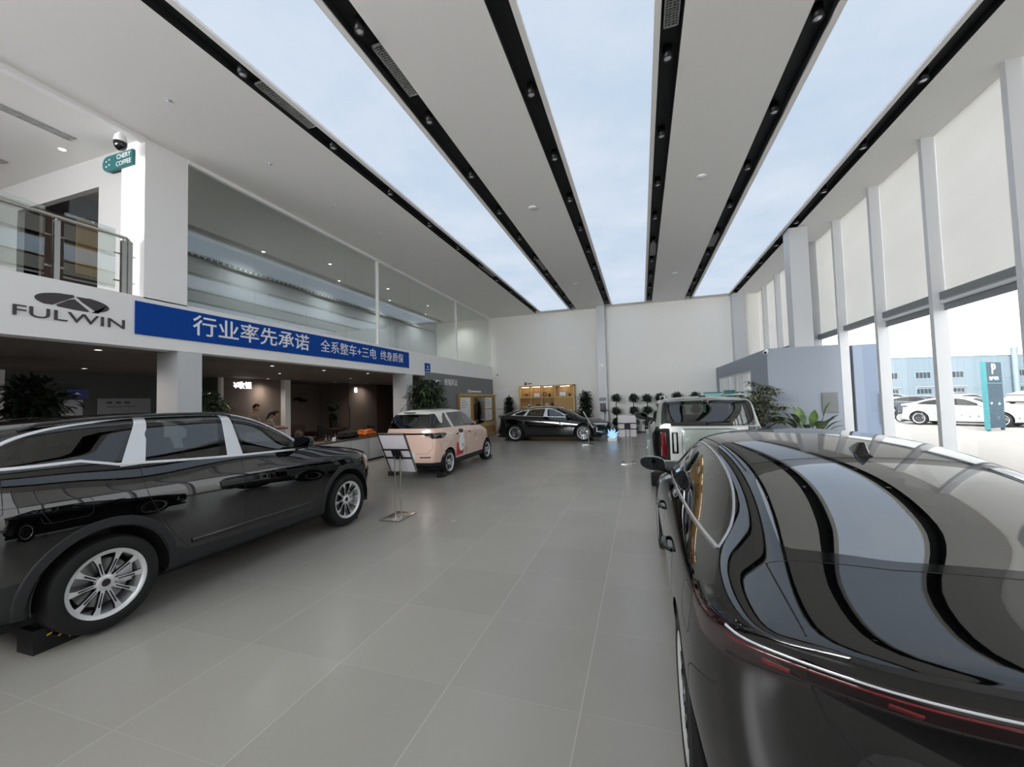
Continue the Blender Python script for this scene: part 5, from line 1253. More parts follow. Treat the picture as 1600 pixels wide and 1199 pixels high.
mk_chocks(-4.98, .70, 2.09, 4.81, .37, 'suv'); mk_chocks(-5.13, .655, 8.71, 11.15, .30, 'mini')
# paper sticker seen on the near sedan's side
# ------------------------------------------------------------------ sign stands
M['stand_panel'] = mat('stand_panel', (190, 186, 191), .4)
def sign_stand(x, y, rz, label, zc=.96, W=.475, H=.72, lean=.50, base=.34):
    t = empty('sign_stand', (x, y, 0), rz, label, 'sign stand')
    b = MB(); b.box(-base/2, base/2, -base*.7, base*.7, 0, .02, 'steel', .006); b.build('base_plate', t)
    for sx in (-.05, .05):
        b = MB(); b.tube([(sx, 0, .015), (sx, 0, zc-.02)], .011, 'steel', 10); b.build('pole', t)
    b = MB(); b.box(-.05, .05, -.008, .008, .62, .64, 'steel'); b.box(-.05, .05, -.008, .008, .30, .315, 'steel') if False else None; b.build('pole_tie', t)
    R = Matrix.Translation((0, 0, zc)) @ Matrix.Rotation(lean, 4, 'X')
    def bx(b, x0, x1, y0, y1, z0, z1, m): 
        k = len(b.v); b.box(x0, x1, y0, y1, z0, z1, m)
        for i in range(k, len(b.v)): b.v[i] = tuple(R @ Vector(b.v[i]))
    b = MB(); bx(b, -W/2+.01, W/2-.01, .002, .014, -H/2+.01, H/2-.01, 'stand_panel'); p = b.build('panel', t)
    b = MB()
    for a in (((-W/2, -W/2+.02), (-H/2, H/2)), ((W/2-.02, W/2), (-H/2, H/2)), ((-W/2, W/2), (-H/2, -H/2+.02)), ((-W/2, W/2), (H/2-.02, H/2))): bx(b, a[0][0], a[0][1], -.006, .02, a[1][0], a[1][1], 'steel')
    b.build('frame', t)
    b = MB()
    for z in (-.075, .075): bx(b, -W/2, W/2, -.014, .0, z-.012, z+.012, 'black_metal')
    bx(b, -.075, .075, -.03, -.012, -.085, .085, 'black_metal'); b.build('bracket', t)
    return t
sign_stand(-3.58, 5.34, 0, 'silver sign stand with tilted panel between the black and pink cars')
sign_stand(-.375, 10.95, 0, 'silver sign stand with tilted panel in the middle of the hall', zc=.97, lean=.12, H=.60, base=.36)
sign_stand(-1.93, 15.2, -PI/2+.1, 'thin sign stand seen edge-on beside the far black sedan', zc=.93)

# ------------------------------------------------------------------ plants
def leaf_mat(name, a, b_):
    m, bs, nt = new_mat(name); bs.inputs['Roughness'].default_value = .42
    oi = nt.nodes.new('ShaderNodeTexCoord'); n = nt.nodes.new('ShaderNodeTexNoise'); n.inputs['Scale'].default_value = 7; r = nt.nodes.new('ShaderNodeValToRGB')
    r.color_ramp.elements[0].position = .35; r.color_ramp.elements[1].position = .7; r.color_ramp.elements[0].color = C(a); r.color_ramp.elements[1].color = C(b_)
    nt.links.new(oi.outputs['Object'], n.inputs['Vector']); nt.links.new(n.outputs['Fac'], r.inputs['Fac']); nt.links.new(r.outputs[0], bs.inputs['Base Color']); return m
M['leaf_dark'] = leaf_mat('leaf_dark', (22, 32, 24), (48, 62, 42)); M['leaf_mid'] = leaf_mat('leaf_mid', (40, 56, 38), (96, 112, 78)); M['leaf_fresh'] = leaf_mat('leaf_fresh', (52, 84, 40), (120, 146, 70))
M['leaf_grey'] = leaf_mat('leaf_grey', (60, 70, 52), (138, 142, 112))
M['bark'] = mat('bark', (70, 60, 50), .9, noise=.2, nscale=20); M['pot_white'] = mat('pot_white', (205, 205, 202), .4); M['pot_dark'] = mat('pot_dark', (40, 40, 42), .5); M['soil'] = mat('soil', (48, 38, 30), .95)
def leaf(b, p, d, L, w, m, fold=.25, droop=.3, segs=2):
    d = d.normalized(); s = d.cross(Vector((0, 0, 1)))
    s = s.normalized() if s.length > .05 else Vector((1, 0, 0)); n = s.cross(d).normalized(); vs = []; N = segs*2
    for k in range(N+1):
        t = k/N; ww = w*math.sin(PI*min(1, t*.92+.06))**.8*.5 if 0 < k < N else w*.04
        c = p+d*(L*t)-Vector((0, 0, 1))*(droop*L*t*t)
        vs += [c-s*ww+n*ww*fold, c, c+s*ww+n*ww*fold]
    fs = []
    for k in range(N): fs += [(3*k, 3*k+1, 3*k+4, 3*k+3), (3*k+1, 3*k+2, 3*k+5, 3*k+4)]
    b.add(vs, fs, m, True)
def crown(b, rnd, c, r, n, L, w, m, squash=.8, segs=1, shell=.55):
    for i in range(n):
        u = Vector((rnd.gauss(0, 1), rnd.gauss(0, 1), rnd.gauss(0, 1))).normalized(); rr = shell+(1-shell)*rnd.random()
        p = Vector(c)+Vector((u.x*r[0], u.y*r[1], u.z*r[2]))*rr*(1-.25*rnd.random())
        d = (u+Vector((rnd.uniform(-.7, .7), rnd.uniform(-.7, .7), rnd.uniform(-.5, .6)))).normalized()
        leaf(b, p, d, L*rnd.uniform(.7, 1.2), w, m, droop=rnd.uniform(.1, .5), segs=segs)
def pot(t, r, h, m, top=None):
    b = MB(); b.lathe([(0, 0), (r*.75, 0), (r, h), (r*.93, h), (r*.9, h-.05), (0, h-.05)], m, 20); b.build('pot', t, sharp=40)
    b = MB(); b.lathe([(r*.9, h-.045), (0, h-.04)], 'soil', 16); b.build('soil', t)
def topiary(x, y, seed, label, balls=((1.70, .25), (1.12, .235), (.56, .225)), group='ball-trimmed trees along the back wall', m='leaf_dark', potc='pot_dark'):
    rnd = random.Random(seed); t = empty('topiary_tree', (x, y, 0), 0, label, 'potted plant', group); pot(t, .17, .32, potc)
    b = MB(); pts = [(rnd.uniform(-.015, .015), rnd.uniform(-.015, .015), .25+.1*k) for k in range(int((balls[0][0]-.25)/.1)+1)]; b.tube(pts, [.018]*len(pts), 'bark', 6); b.build('trunk', t)
    for z, r in balls:
        b = MB(); zz = z+rnd.uniform(-.03, .03)
        for q in range(5):
            a = rnd.uniform(0, 2*PI); b.tube([(0, 0, zz-.12), (r*.6*math.cos(a), r*.6*math.sin(a), zz)], .006, 'bark', 5)
        b.ellipsoid((0, 0, zz), (r*.75, r*.75, r*.48), m, 12); crown(b, rnd, (0, 0, zz), (r*1.1, r*1.1, r*.75), 420, .09, .055, m, shell=.35); b.build('foliage_ball', t)
    return t
TP = ((-1.16, 'first from the left'), (-.35, 'second from the left'), (.26, 'third from the left'), (.84, 'fourth from the left'), (1.57, 'fifth from the left'), (2.33, 'last at the right behind the green car'))
for k, (x, s) in enumerate(TP): topiary(x, 19.9 if k != 3 else 20.15, 10+k, 'three-ball trimmed tree along the back wall, '+s)
def ficus(x, y, seed, label, h, r, z0, m='leaf_dark', n=700, L=.11, w=.055, potm='pot_dark', pr=.22, ph=.35, name='potted_ficus', segs=1):
    rnd = random.Random(seed); t = empty(name, (x, y, 0), 0, label, 'potted plant'); pot(t, pr, ph, potm)
    b = MB()
    for k in range(4):
        a = rnd.uniform(0, 6.3); b.tube([(0.03*math.cos(a), .03*math.sin(a), ph-.08), (r*.2*math.cos(a), r*.2*math.sin(a), (z0+h)/2), (r*.5*math.cos(a+.5), r*.5*math.sin(a+.5), h*.92)], [.018, .013, .006], 'bark', 6)
    b.build('stem', t); b = MB()
    lay = 5
    for k in range(lay):
        q = (k+.5)/lay; zz = z0+(h-z0)*q; rr = r*(1-.35*abs(q-.45)*1.4)
        crown(b, rnd, (rnd.uniform(-.1, .1)*r, rnd.uniform(-.1, .1)*r, zz), (rr, rr, (h-z0)/lay*.9), n//lay, L, w, m, shell=.25, segs=segs)
    b.build('foliage', t); return t
ficus(-6.62, 20.1, 31, 'dark leafy potted tree left of the oak shelf cabinet', 1.85, .32, .45, n=1500, L=.13, w=.08)
ficus(-2.62, 20.0, 32, 'dark leafy potted tree right of the oak shelf cabinet', 2.0, .42, .4, n=2000, L=.13, w=.08)
ficus(-6.85, 11.95, 33, 'large bushy potted tree behind the pink hatchback', 2.36, .80, .95, 'leaf_mid', 3000, .22, .075, 'pot_dark', .28, .5)
ficus(-8.75, 6.05, 34, 'green potted plant behind the large black car beside the pillar', 1.98, .50, 1.2, 'leaf_mid', 800, .2, .09, 'pot_dark')
ficus(-10.9, 4.5, 35, 'dark spreading potted plant in the dim lounge at the left edge', 2.3, .62, 1.1, 'leaf_dark', 1100, .22, .10, 'pot_dark')
def schefflera(x, y, label, seed=5):
    rnd = random.Random(seed); t = empty('potted_umbrella_plant', (x, y, 0), 0, label, 'potted plant'); pot(t, .28, .45, 'pot_white')
    st = MB(); b = MB(); tips = []
    for k in range(62):
        a = rnd.uniform(0, 2*PI); rr = rnd.uniform(.05, .66); zz = rnd.uniform(.9, 2.05)-.35*rr; tip = Vector((rr*math.cos(a), rr*math.sin(a), zz)); tips.append(tip)
        st.tube([(0, 0, .4), (tip.x*.35, tip.y*.35, .4+(zz-.4)*.6), tip], [.016, .010, .005], 'bark', 5)
    for tip in tips:
        for c in range(4):
            off = Vector((rnd.uniform(-.12, .12), rnd.uniform(-.12, .12), rnd.uniform(-.1, .08))); base = tip+off; n = rnd.randint(6, 8); ph = rnd.uniform(0, 6)
            for i in range(n):
                a = ph+2*PI*i/n; leaf(b, base, Vector((math.cos(a), math.sin(a), .15)), rnd.uniform(.13, .20), .068, 'leaf_grey', droop=.45, segs=2)
    st.build('stem', t); b.build('foliage', t)
schefflera(2.70, 11.7, 'tall bushy umbrella plant by the corner of the blue-grey room')
def strelitzia(x, y, label, seed=8):
    rnd = random.Random(seed); t = empty('potted_banana_plant', (x, y, 0), 0, label, 'potted plant'); pot(t, .25, .4, 'pot_white'); b = MB(); st = MB()
    for k in range(24):
        a = 2*PI*k/19*2.4+rnd.uniform(-.3, .3); up_k = rnd.uniform(.7, 1.9) if k > 3 else 2.6; d = Vector((math.cos(a), math.sin(a), up_k)).normalized(); s0 = Vector((0, 0, .38)); L1 = rnd.uniform(.50, .78)
        p = s0+d*L1; st.tube([s0, p], [.012, .008], 'leaf_fresh', 5); leaf(b, p, d, rnd.uniform(.42, .56), .15 if k > 3 else .2, 'leaf_fresh' if k < 5 else 'leaf_mid', fold=.3, droop=.38 if k > 3 else .05, segs=4)
    st.build('stem', t); b.build('foliage', t)
strelitzia(3.95, 11.75, 'broad-leaved green plant before the blue-grey wall')
# ------------------------------------------------------------------ oak shelf cabinet on the back wall
t = empty('shelf_cabinet', (-4.67, 20.45, 0), 0, 'light oak shelf cabinet with lit cubbies behind the far sedan', 'cabinet')
b = MB(); b.box(-1.45, 1.45, .16, .19, 0, 2.42, 'wood_honey'); b.box(-1.45, -1.40, -.18, .19, 0, 2.42, 'wood_light'); b.box(1.40, 1.48, -.18, .19, 0, 2.46, 'wood_light'); b.box(-1.45, 1.48, -.18, .19, 2.40, 2.47, 'wood_light'); b.box(-1.45, 1.45, -.18, .19, 0, .72, 'wood_honey'); b.build('case', t)
for z in (1.34, 1.82):
    b = MB(); b.box(-1.40, 1.40 if z > 1.5 else .46, -.17, .16, z, z+.05, 'wood_light'); b.build('shelf', t)
for x, z0 in ((-.82, .72), (-.24, .72), (.46, .72)):
    b = MB(); b.box(x-.02, x+.02, -.17, .16, z0, 2.40, 'wood_light'); b.build('divider', t)
b = MB(); b.box(.48, 1.40, -.17, .16, .72, 1.82, 'wood_honey'); b.build('cupboard_door', t)
for x0, x1 in ((-1.3, -.95), (-.75, -.35), (-.12, .05), (.12, .3), (.75, 1.2)):
    b = MB(); b.box(x0, x1, -.1, .0, 2.385, 2.398, 'led'); b.build('cabinet_light', t)
def ornament(x, z, kind, label, m, s=1.):
    b = MB()
    if kind == 'vase': b.lathe([(0, 0), (.05*s, 0), (.075*s, .07*s), (.03*s, .15*s), (.04*s, .18*s)], m, 14)
    elif kind == 'frame': b.box(-.16*s, .16*s, -.015, .015, 0, .22*s, m, .004); b.box(-.13*s, .13*s, -.018, -.015, .03*s, .19*s, 'white')
    elif kind == 'wreath': b.tube([(.10*math.cos(a), 0, .12+.10*math.sin(a)) for a in [2*PI*k/20 for k in range(20)]], .02, m, 6, closed=True)
    elif kind == 'car': b.box(-.14, .14, -.05, .05, .02, .07, m, .015); b.box(-.07, .08, -.045, .045, .07, .11, m, .012)
    elif kind == 'bonsai': b.tube([(0, 0, 0), (.01, 0, .10)], .012, 'bark', 6); b.ellipsoid((0, 0, .14), (.11, .06, .045), m, 10)
    else: b.ellipsoid((0, 0, .07*s), (.09*s, .05, .07*s), m, 12)
    o = b.build({'vase': 'vase', 'frame': 'picture_frame', 'wreath': 'wreath', 'car': 'model_car', 'bonsai': 'bonsai_ornament'}.get(kind, 'ornament')); o.location = (-4.67+x, 20.40, z); tag(o, label, 'ornament')
ornament(-1.08, 1.875, 'bonsai', 'tiny dark bonsai ornament, top left cubby of the oak cabinet', 'leaf_dark'); ornament(-.52, 1.875, 'frame', 'pale framed picture, second top cubby of the oak cabinet', 'pot_white'); ornament(-.10, 1.875, 'wreath', 'dark ring ornament, third top cubby of the oak cabinet', 'leaf_dark'); ornament(.16, 1.875, 'vase', 'small dark vase beside the ring ornament', 'pot_dark')
ornament(.85, 1.875, 'frame', 'wide blue-white picture in the right top cubby', 'board_grey', 1.2); ornament(1.2, 1.875, 'vase', 'small grey vase right of the wide picture', 'pot_dark', .8)
ornament(-.95, 1.395, 'ball', 'small white rounded ornament, lower left cubby', 'pot_white', .7); ornament(-.45, 1.395, 'car', 'dark model car, second lower cubby', 'pot_dark'); ornament(.02, 1.395, 'ball', 'white dome ornament, third lower cubby', 'pot_white'); ornament(.28, 1.395, 'vase', 'slim dark red vase, third lower cubby', 'lamp_red')
t = empty('wall_logo', (-5.85, 20.64, 2.60), 0, 'small dark red logo mark and words above the oak cabinet', 'logo')
b = MB(); b.ellipsoid((0, 0, 0), (.07, .01, .09), 'lamp_red', 12); b.build('logo_mark', t); b = MB(); b.box(.1, .34, -.01, 0, -.03, .02, 'lamp_red'); b.build('logo_caption', t)
# wall charger, clock disc, ice-blue ornament
t = empty('wall_charger', (-1.80, 20.19, 1.25), 0, 'grey wall-mounted car charger with looped black cable on the pier', 'car charger')
b = MB(); b.box(-.13, .13, -.12, 0, -.20, .22, 'logo_grey', .03); b.build('charger_body', t); b = MB(); b.box(-.16, .16, -.02, 0, .34, .50, 'board_grey', .004); b.build('sign_plate', t)
b = MB(); pts = [(.05+.22*math.sin(a)*.6+.14, -.08, -.62+.50*math.cos(a)) for a in [PI*2*k/24 for k in range(24)]]; b.tube(pts, .013, 'rubber', 6, closed=True); b.tube([(0, -.08, -.18), (.06, -.08, -.3), (.14, -.08, -.12)], .013, 'rubber', 6); b.build('cable', t)
b = MB(); b.lathe([(0, .02), (.08, .02), (.09, 0)], 'white', 24, Matrix.Rotation(PI/2, 4, 'X')); o = b.build('wall_disc'); o.location = (-1.77, 20.19, 3.33); tag(o, 'round white disc high on the middle wall pier', 'alarm')
M['ice'] = mat('ice_blue_acrylic', (175, 212, 240), .15, emit=.5, ecol=(165, 210, 250)); t = empty('crystal_ornament', (-1.15, 16.5, 0), 0, 'glowing ice-blue spiky crystal ornament on the floor by the far sedan', 'ornament')
rnd = random.Random(3); b = MB()
for k in range(34):
    a = rnd.uniform(0, 2*PI); el = rnd.uniform(.1, 1.5); L = rnd.uniform(.2, .42); d = Vector((math.cos(a)*math.cos(el), math.sin(a)*math.cos(el), math.sin(el))); p = Vector((0, 0, .14)); b.tube([p, p+d*L*.55, p+d*L], [.015, .035, .002], 'ice', 5)
b.build('crystal', t); b = MB(); b.box(-.18, .18, -.18, .18, 0, .14, 'white', .02); b.build('plinth', t)
b = MB(); b.box(-.5, 3.4, 20.50, 20.64, 0, .06, 'pot_dark'); struct(b.build('baseboard_back'))
M['mint'] = mat('mint_banner', (150, 205, 200), .5)
t = empty('mint_banner_stand', (2.93, 19.0, 0), 0, 'pale mint roll-up banner behind the green car', 'banner')
b = MB(); b.box(-.37, .37, -.01, .01, .05, 1.82, 'mint'); b.build('banner_sheet', t); b = MB(); b.box(-.40, .40, -.08, .08, 0, .06, 'steel', .01); b.box(-.37, .37, -.012, .012, 1.80, 1.84, 'teal'); b.build('banner_base', t)
t = empty('charging_post', (2.66, 14.2, 0), 0, 'dark teal post box beside the umbrella plant', 'charging post')
b = MB(); b.box(-.15, .15, -.1, .1, 1.52, 1.86, 'teal', .01); b.build('post_head', t); b = MB(); b.tube([(0, 0, 0), (0, 0, 1.53)], .04, 'steel', 10); b.box(-.2, .2, -.15, .15, 0, .03, 'steel', .005); b.build('post_column', t)

# ------------------------------------------------------------------ lounge furniture
t = empty('low_cabinet', (-8.35, 9.7, 0), 0, 'low pale cabinet with wooden top at the lounge edge behind the black car', 'cabinet')
b = MB(); b.box(-.3, .3, -1.6, 1.6, .05, .70, 'pot_white'); b.box(-.28, .28, -1.58, 1.58, 0, .05, 'gap'); b.build('carcass', t); b = MB(); b.box(-.32, .32, -1.62, 1.62, .70, .73, 'wood_dark'); b.build('top', t)
for k in range(4):
    b = MB(); b.box(.30, .315, -1.59+.8*k, -.81+.8*k, .06, .69, 'pot_white', .003); b.build('cabinet_door', t)
M['orange'] = mat('orange_cloth', (205, 106, 40), .8); M['cloth_black'] = mat('black_cloth', (26, 24, 26), .9)
def cushion(name, loc, s, m, label, cat, rot=0., seed=1):
    bm = bmesh.new(); bmesh.ops.create_icosphere(bm, subdivisions=3, radius=1); rnd = random.Random(seed); ph = [rnd.uniform(0, 6) for _ in range(4)]
    for v in bm.verts:
        q = v.co; k = 1+.20*math.sin(5*q.x+ph[0])*math.cos(4*q.y+ph[1])+.10*math.sin(9*q.z+ph[2])+.06*math.sin(11*q.y+ph[3]); v.co = Vector((q.x*s[0]*k, q.y*s[1]*k, max(q.z*s[2]*k, -s[2]*.6)))
    b = MB(); b.bm(bm, m, True); o = b.build(name); o.location = (loc[0], loc[1], loc[2]+s[2]*.6); o.rotation_euler = (0, 0, rot); return tag(o, label, cat)
cushion('folded_coat', (-8.35, 10.75, .73), (.22, .42, .13), 'orange', 'crumpled orange cloth lying on the low pale cabinet', 'coat', seed=2)
cushion('handbag', (-8.38, 9.93, .73), (.20, .36, .15), 'cloth_black', 'dark soft bag beside the orange cloth', 'bag', seed=4); cushion('cap', (-8.36, 11.0, .97), (.12, .14, .07), 'cloth_black', 'small black cap on the orange cloth', 'cap', seed=6)
for k, (y, h) in enumerate(((9.0, .19), (9.12, .17), (9.35, .20))):
    b = MB(); b.lathe([(0, 0), (.032, 0), (.034, h*.6), (.014, h*.8), (.014, h), (0, h)], 'glass_mid', 14); o = b.build('bottle'); o.location = (-8.3, y, .73); tag(o, 'small clear bottle on the low cabinet, %s of three' % ('leftmost', 'middle one', 'rightmost')[k], 'bottle', 'bottles on the low cabinet')
b = MB(); b.lathe([(0, 0), (.05, 0), (.05, .10), (.045, .10), (.045, .02), (0, .02)], 'white', 16); o = b.build('cup'); o.location = (-8.25, 9.24, .73); tag(o, 'white cup between the clear bottles', 'cup')
t = empty('reception_counter', (-11.6, 9.75, 0), 0, 'white reception counter in front of the two people', 'counter'); b = MB(); b.box(-.30, .30, -.7, .7, 0, 1.0, 'pot_white', .01); b.build('counter_body', t); b = MB(); b.box(-.36, .36, -.75, .75, 1.0, 1.04, 'wood_dark', .006); b.build('counter_top', t)
t = empty('sofa', (-13.9, 13.2, 0), 0, 'dark tufted sofa in the lounge recess', 'sofa'); M['sofa'] = mat('sofa_brown', (72, 54, 48), .8, noise=.2, nscale=10)
b = MB(); b.box(-.4, .45, -.95, .95, .12, .42, 'sofa', .06); b.build('seat', t); b = MB(); b.box(-.48, -.25, -.95, .95, .2, .92, 'sofa', .08); b.build('backrest', t)
for y in (-.98, .98):
    b = MB(); b.box(-.45, .45, y-.10, y+.10, .12, .62, 'sofa', .06); b.build('armrest', t)
for x in (-.4, .4):
    for y in (-.9, .9): b = MB(); b.tube([(x, y, 0), (x, y, .13)], .02, 'black_metal', 8); b.build('leg', t)
for y in (12.85, 13.45):
    cushion('throw_pillow', (-13.85, y, .44), (.10, .22, .17), 'lounge_wall' if y > 13 else 'board_grey', 'patterned throw pillow on the dark sofa, %s one' % ('right' if y > 13 else 'left'), 'pillow', seed=int(y*10))
t = empty('armchair', (-12.7, 13.15, 0), .3, 'dark red-brown armchair with a draped coat in the lounge', 'armchair')
b = MB(); b.box(-.3, .3, -.3, .3, .36, .46, 'lamp_smoke', .04); b.build('seat', t); b = MB(); b.box(.24, .33, -.3, .3, .42, .98, 'cloth_black', .04); b.build('backrest', t)
for x in (-.26, .26):
    for y in (-.26, .26): b = MB(); b.tube([(x, y, 0), (x*.9, y*.9, .38)], .018, 'wood_dark', 8); b.build('leg', t)
t = empty('side_table', (-12.5, 12.5, 0), 0, 'dark low table between sofa and armchair', 'table'); b = MB(); b.lathe([(0, .52), (.36, .52), (.36, .49), (0, .49)], 'wood_dark', 24); b.build('tabletop', t); b = MB(); b.tube([(0, 0, .02), (0, 0, .5)], .03, 'black_metal', 8); b.lathe([(0, .02), (.2, .02), (.2, 0)], 'black_metal', 20); b.build('pedestal', t)
t = empty('plant_stand', (-13.2, 14.75, 0), 0, 'tall dark table under the two-tier bonsai tree', 'table'); b = MB(); b.box(-.25, .25, -.35, .35, .66, .72, 'wood_dark', .005); b.build('tabletop', t)
for x in (-.2, .2):
    for y in (-.3, .3): b = MB(); b.box(x-.02, x+.02, y-.02, y+.02, 0, .66, 'wood_dark'); b.build('leg', t)
tp = topiary(-13.2, 14.75, 50, 'two-tier trimmed bonsai tree on the dark table in the lounge', balls=((1.0, .30), (.48, .2)), group=None, potc='pot_dark'); tp.location.z = .72
for k, (y, z) in enumerate(((12.5, 2.05), (13.3, 2.08), (13.6, 2.0))):
    t = empty('wall_lamp', (-14.88, y+1.0, z), 0, 'small dark wall lamp in the lounge recess, %s' % ('leftmost', 'middle one', 'rightmost')[k], 'wall lamp', 'wall lamps in the recess'); b = MB(); b.tube([(0, 0, 0), (.15, 0, 0)], .015, 'black_metal', 6); b.box(.1, .2, -.18, .18, -.05, .05, 'black_metal'); b.build('lamp_arm', t)

# ------------------------------------------------------------------ people at the counter
M['skin'] = mat('skin', (196, 152, 126), .5); M['hair'] = mat('hair_dark', (30, 20, 18), .6); M['shirt'] = mat('shirt_beige', (150, 138, 126), .8); M['shirt2'] = mat('shirt_pale', (165, 160, 155), .8); M['trouser'] = mat('trousers_dark', (34, 34, 40), .8)
def skin_mesh(name, verts, edges, radii, m, root=0, sub=2):
    me = bpy.data.meshes.new(name); me.from_pydata(verts, edges, []); o = bpy.data.objects.new(name, me); COL.objects.link(o)
    md = o.modifiers.new('s', 'SKIN'); md.use_smooth_shade = True
    for i, r in enumerate(radii):
        sv = me.skin_vertices[0].data[i]; sv.radius = (r, r) if not isinstance(r, tuple) else r; sv.use_root = i == root
    sb = o.modifiers.new('u', 'SUBSURF'); sb.levels = sb.render_levels = sub
    dg = bpy.context.evaluated_depsgraph_get(); out = bpy.data.meshes.new_from_object(o.evaluated_get(dg), depsgraph=dg); bpy.data.objects.remove(o)
    out.materials.clear(); out.materials.append(M[m]); 
    for p in out.polygons: p.material_index = 0; p.use_smooth = True
    return out
def person(x, y, rz, label, lean, sc, long_hair, shirt):
    """standing figure leaning forward over a counter (local +y is forward)"""
    t = empty('person', (x, y, 0), rz, label, 'person'); s = sc
    hip = Vector((0, 0, .92)); ch = hip+Vector((0, math.sin(lean)*.42, math.cos(lean)*.42)); nk = ch+Vector((0, math.sin(lean)*.10, math.cos(lean)*.12)); hd = nk+Vector((0, math.sin(lean+.25)*.10, math.cos(lean+.25)*.10))
    V = [hip, hip.lerp(ch, .5), ch, nk, hd]; R_ = [.14, .125, .15, .05, .05]; E_ = [(0, 1), (1, 2), (2, 3), (3, 4)]
    for sx in (1, -1):
        k = len(V); sh = ch+Vector((sx*.17, 0, .02)); el = sh+Vector((sx*.05, .12, -.25)); wr = el+Vector((-sx*.06, .22, .03))
        V += [sh, el, wr, wr+Vector((0, .06, 0))]; R_ += [.058, .042, .028, .03]; E_ += [(2, k), (k, k+1), (k+1, k+2), (k+2, k+3)]
        palm = len(V)-1
        for f in range(5):
            a = (f-2)*.016*sx; q = V[palm]+Vector((a*1.2, .045 if f != (0 if sx < 0 else 4) else .02, -.005)); q2 = q+Vector((a*.5, .03+(.008 if f == 2 else 0), -.014)); n = len(V); V += [q, q2]; R_ += [.0085, .0075]; E_ += [(palm, n), (n, n+1)]
        k = len(V); V += [hip+Vector((sx*.09, 0, -.06)), hip+Vector((sx*.10, .02, -.46)), Vector((sx*.10, -.02, .08)), Vector((sx*.11, .12, .04))]; R_ += [.085, .06, .042, .04]; E_ += [(0, k), (k, k+1), (k+1, k+2), (k+2, k+3)]
    me = skin_mesh('body', [tuple(v*s) for v in V], E_, [r*s for r in R_], 'skin'); body = link(bpy.data.objects.new('body', me), t)
    # head
    H = (hd+Vector((0, .02, .10)))*s; b = MB(); bm = bmesh.new(); bmesh.ops.create_uvsphere(bm, u_segments=24, v_segments=18, radius=1)
    for v in bm.verts:
        q = v.co; xx = q.x*.073; yy = q.y*.092; zz = q.z*.115
        if q.z < 0: xx *= 1-.28*q.z*q.z; yy *= 1-.12*q.z*q.z
        d = math.exp(-((q.x/.18)**2+((q.z+.05)/.22)**2)); yy += .018*d if q.y > 0 else 0
        for ex in (-.38, .38):
            d = math.exp(-(((q.x-ex)/.18)**2+((q.z-.12)/.14)**2)); yy -= .008*d if q.y > 0 else 0
        v.co = Vector((xx, yy, zz))
    rot = Matrix.Translation(H) @ Matrix.Rotation(-(lean*.9+.15), 4, 'X') @ Matrix.Scale(s, 4)
    b.bm(bm, 'skin', True, rot); 
    for ex in (-1, 1): b.ellipsoid(rot @ Vector((ex*.074, -.005, -.005)), (.012, .018, .028), 'skin', 8); b.ellipsoid(rot @ Vector((ex*.028, .084, .014)), (.010, .006, .006), 'hair', 8)
    b.ellipsoid(rot @ Vector((0, .088, -.05)), (.022, .006, .006), 'lamp_red', 8); b.build('head', t)
    b = MB(); bm = bmesh.new(); bmesh.ops.create_uvsphere(bm, u_segments=24, v_segments=16, radius=1)
    dl = [v for v in bm.verts if (v.co.y > .45 and v.co.z < .45) or v.co.z < (-.75 if long_hair else -.35)]; bmesh.ops.delete(bm, geom=dl, context='VERTS')
    for v in bm.verts:
        q = v.co; j = .006*math.sin(17*q.x+9*q.y)*math.cos(13*q.z); v.co = Vector((q.x*(.084+j), q.y*(.102+j)-.006, q.z*(.125+j)+.008))
    bmesh.ops.solidify(bm, geom=bm.faces[:], thickness=.008); b.bm(bm, 'hair', True, rot)
    if long_hair: b.tube([rot @ Vector((0, -.085, 0)), rot @ Vector((0, -.13, -.10)), rot @ Vector((0, -.11, -.24)), rot @ Vector((0, -.09, -.34))], [.045*s, .05*s, .035*s, .01*s], 'hair', 10)
    b.build('hair', t)
    # shirt and trousers follow the body
    V2 = [hip-Vector((0, 0, .04)), hip.lerp(ch, .5), ch, nk-Vector((0, .0, .03))]; E2 = [(0, 1), (1, 2), (2, 3)]; R2 = [.155, .14, .165, .065]
    for sx in (1, -1):
        k = len(V2); sh = ch+Vector((sx*.17, 0, .02)); el = sh+Vector((sx*.05, .12, -.25)); V2 += [sh, sh.lerp(el, .95)]; R2 += [.072, .058]; E2 += [(2, k), (k, k+1)]
    me = skin_mesh('shirt', [tuple(v*s) for v in V2], E2, [r*s for r in R2], shirt); link(bpy.data.objects.new('shirt', me), t)
    V3 = [hip]; E3 = []; R3 = [.158]
    for sx in (1, -1): k = len(V3); V3 += [hip+Vector((sx*.09, 0, -.08)), hip+Vector((sx*.10, .02, -.46)), Vector((sx*.10, -.02, .10))]; R3 += [.10, .078, .062]; E3 += [(0, k), (k, k+1), (k+1, k+2)]
    me = skin_mesh('trousers', [tuple(v*s) for v in V3], E3, [r*s for r in R3], 'trouser'); link(bpy.data.objects.new('trousers', me), t)
    for sx in (1, -1): b = MB(); b.box((sx*.11-.045)*s, (sx*.11+.045)*s, -.08*s, .17*s, 0, .085*s, 'cloth_black', .03); b.build('shoe', t)
person(-12.4, 9.95, -PI/2+.3, 'person with short dark hair in beige top leaning over the counter', .42, 1.08, False, 'shirt')
person(-12.50, 10.62, -PI/2+.9, 'person with dark ponytail in pale top bending over the counter', .62, .98, True, 'shirt2')
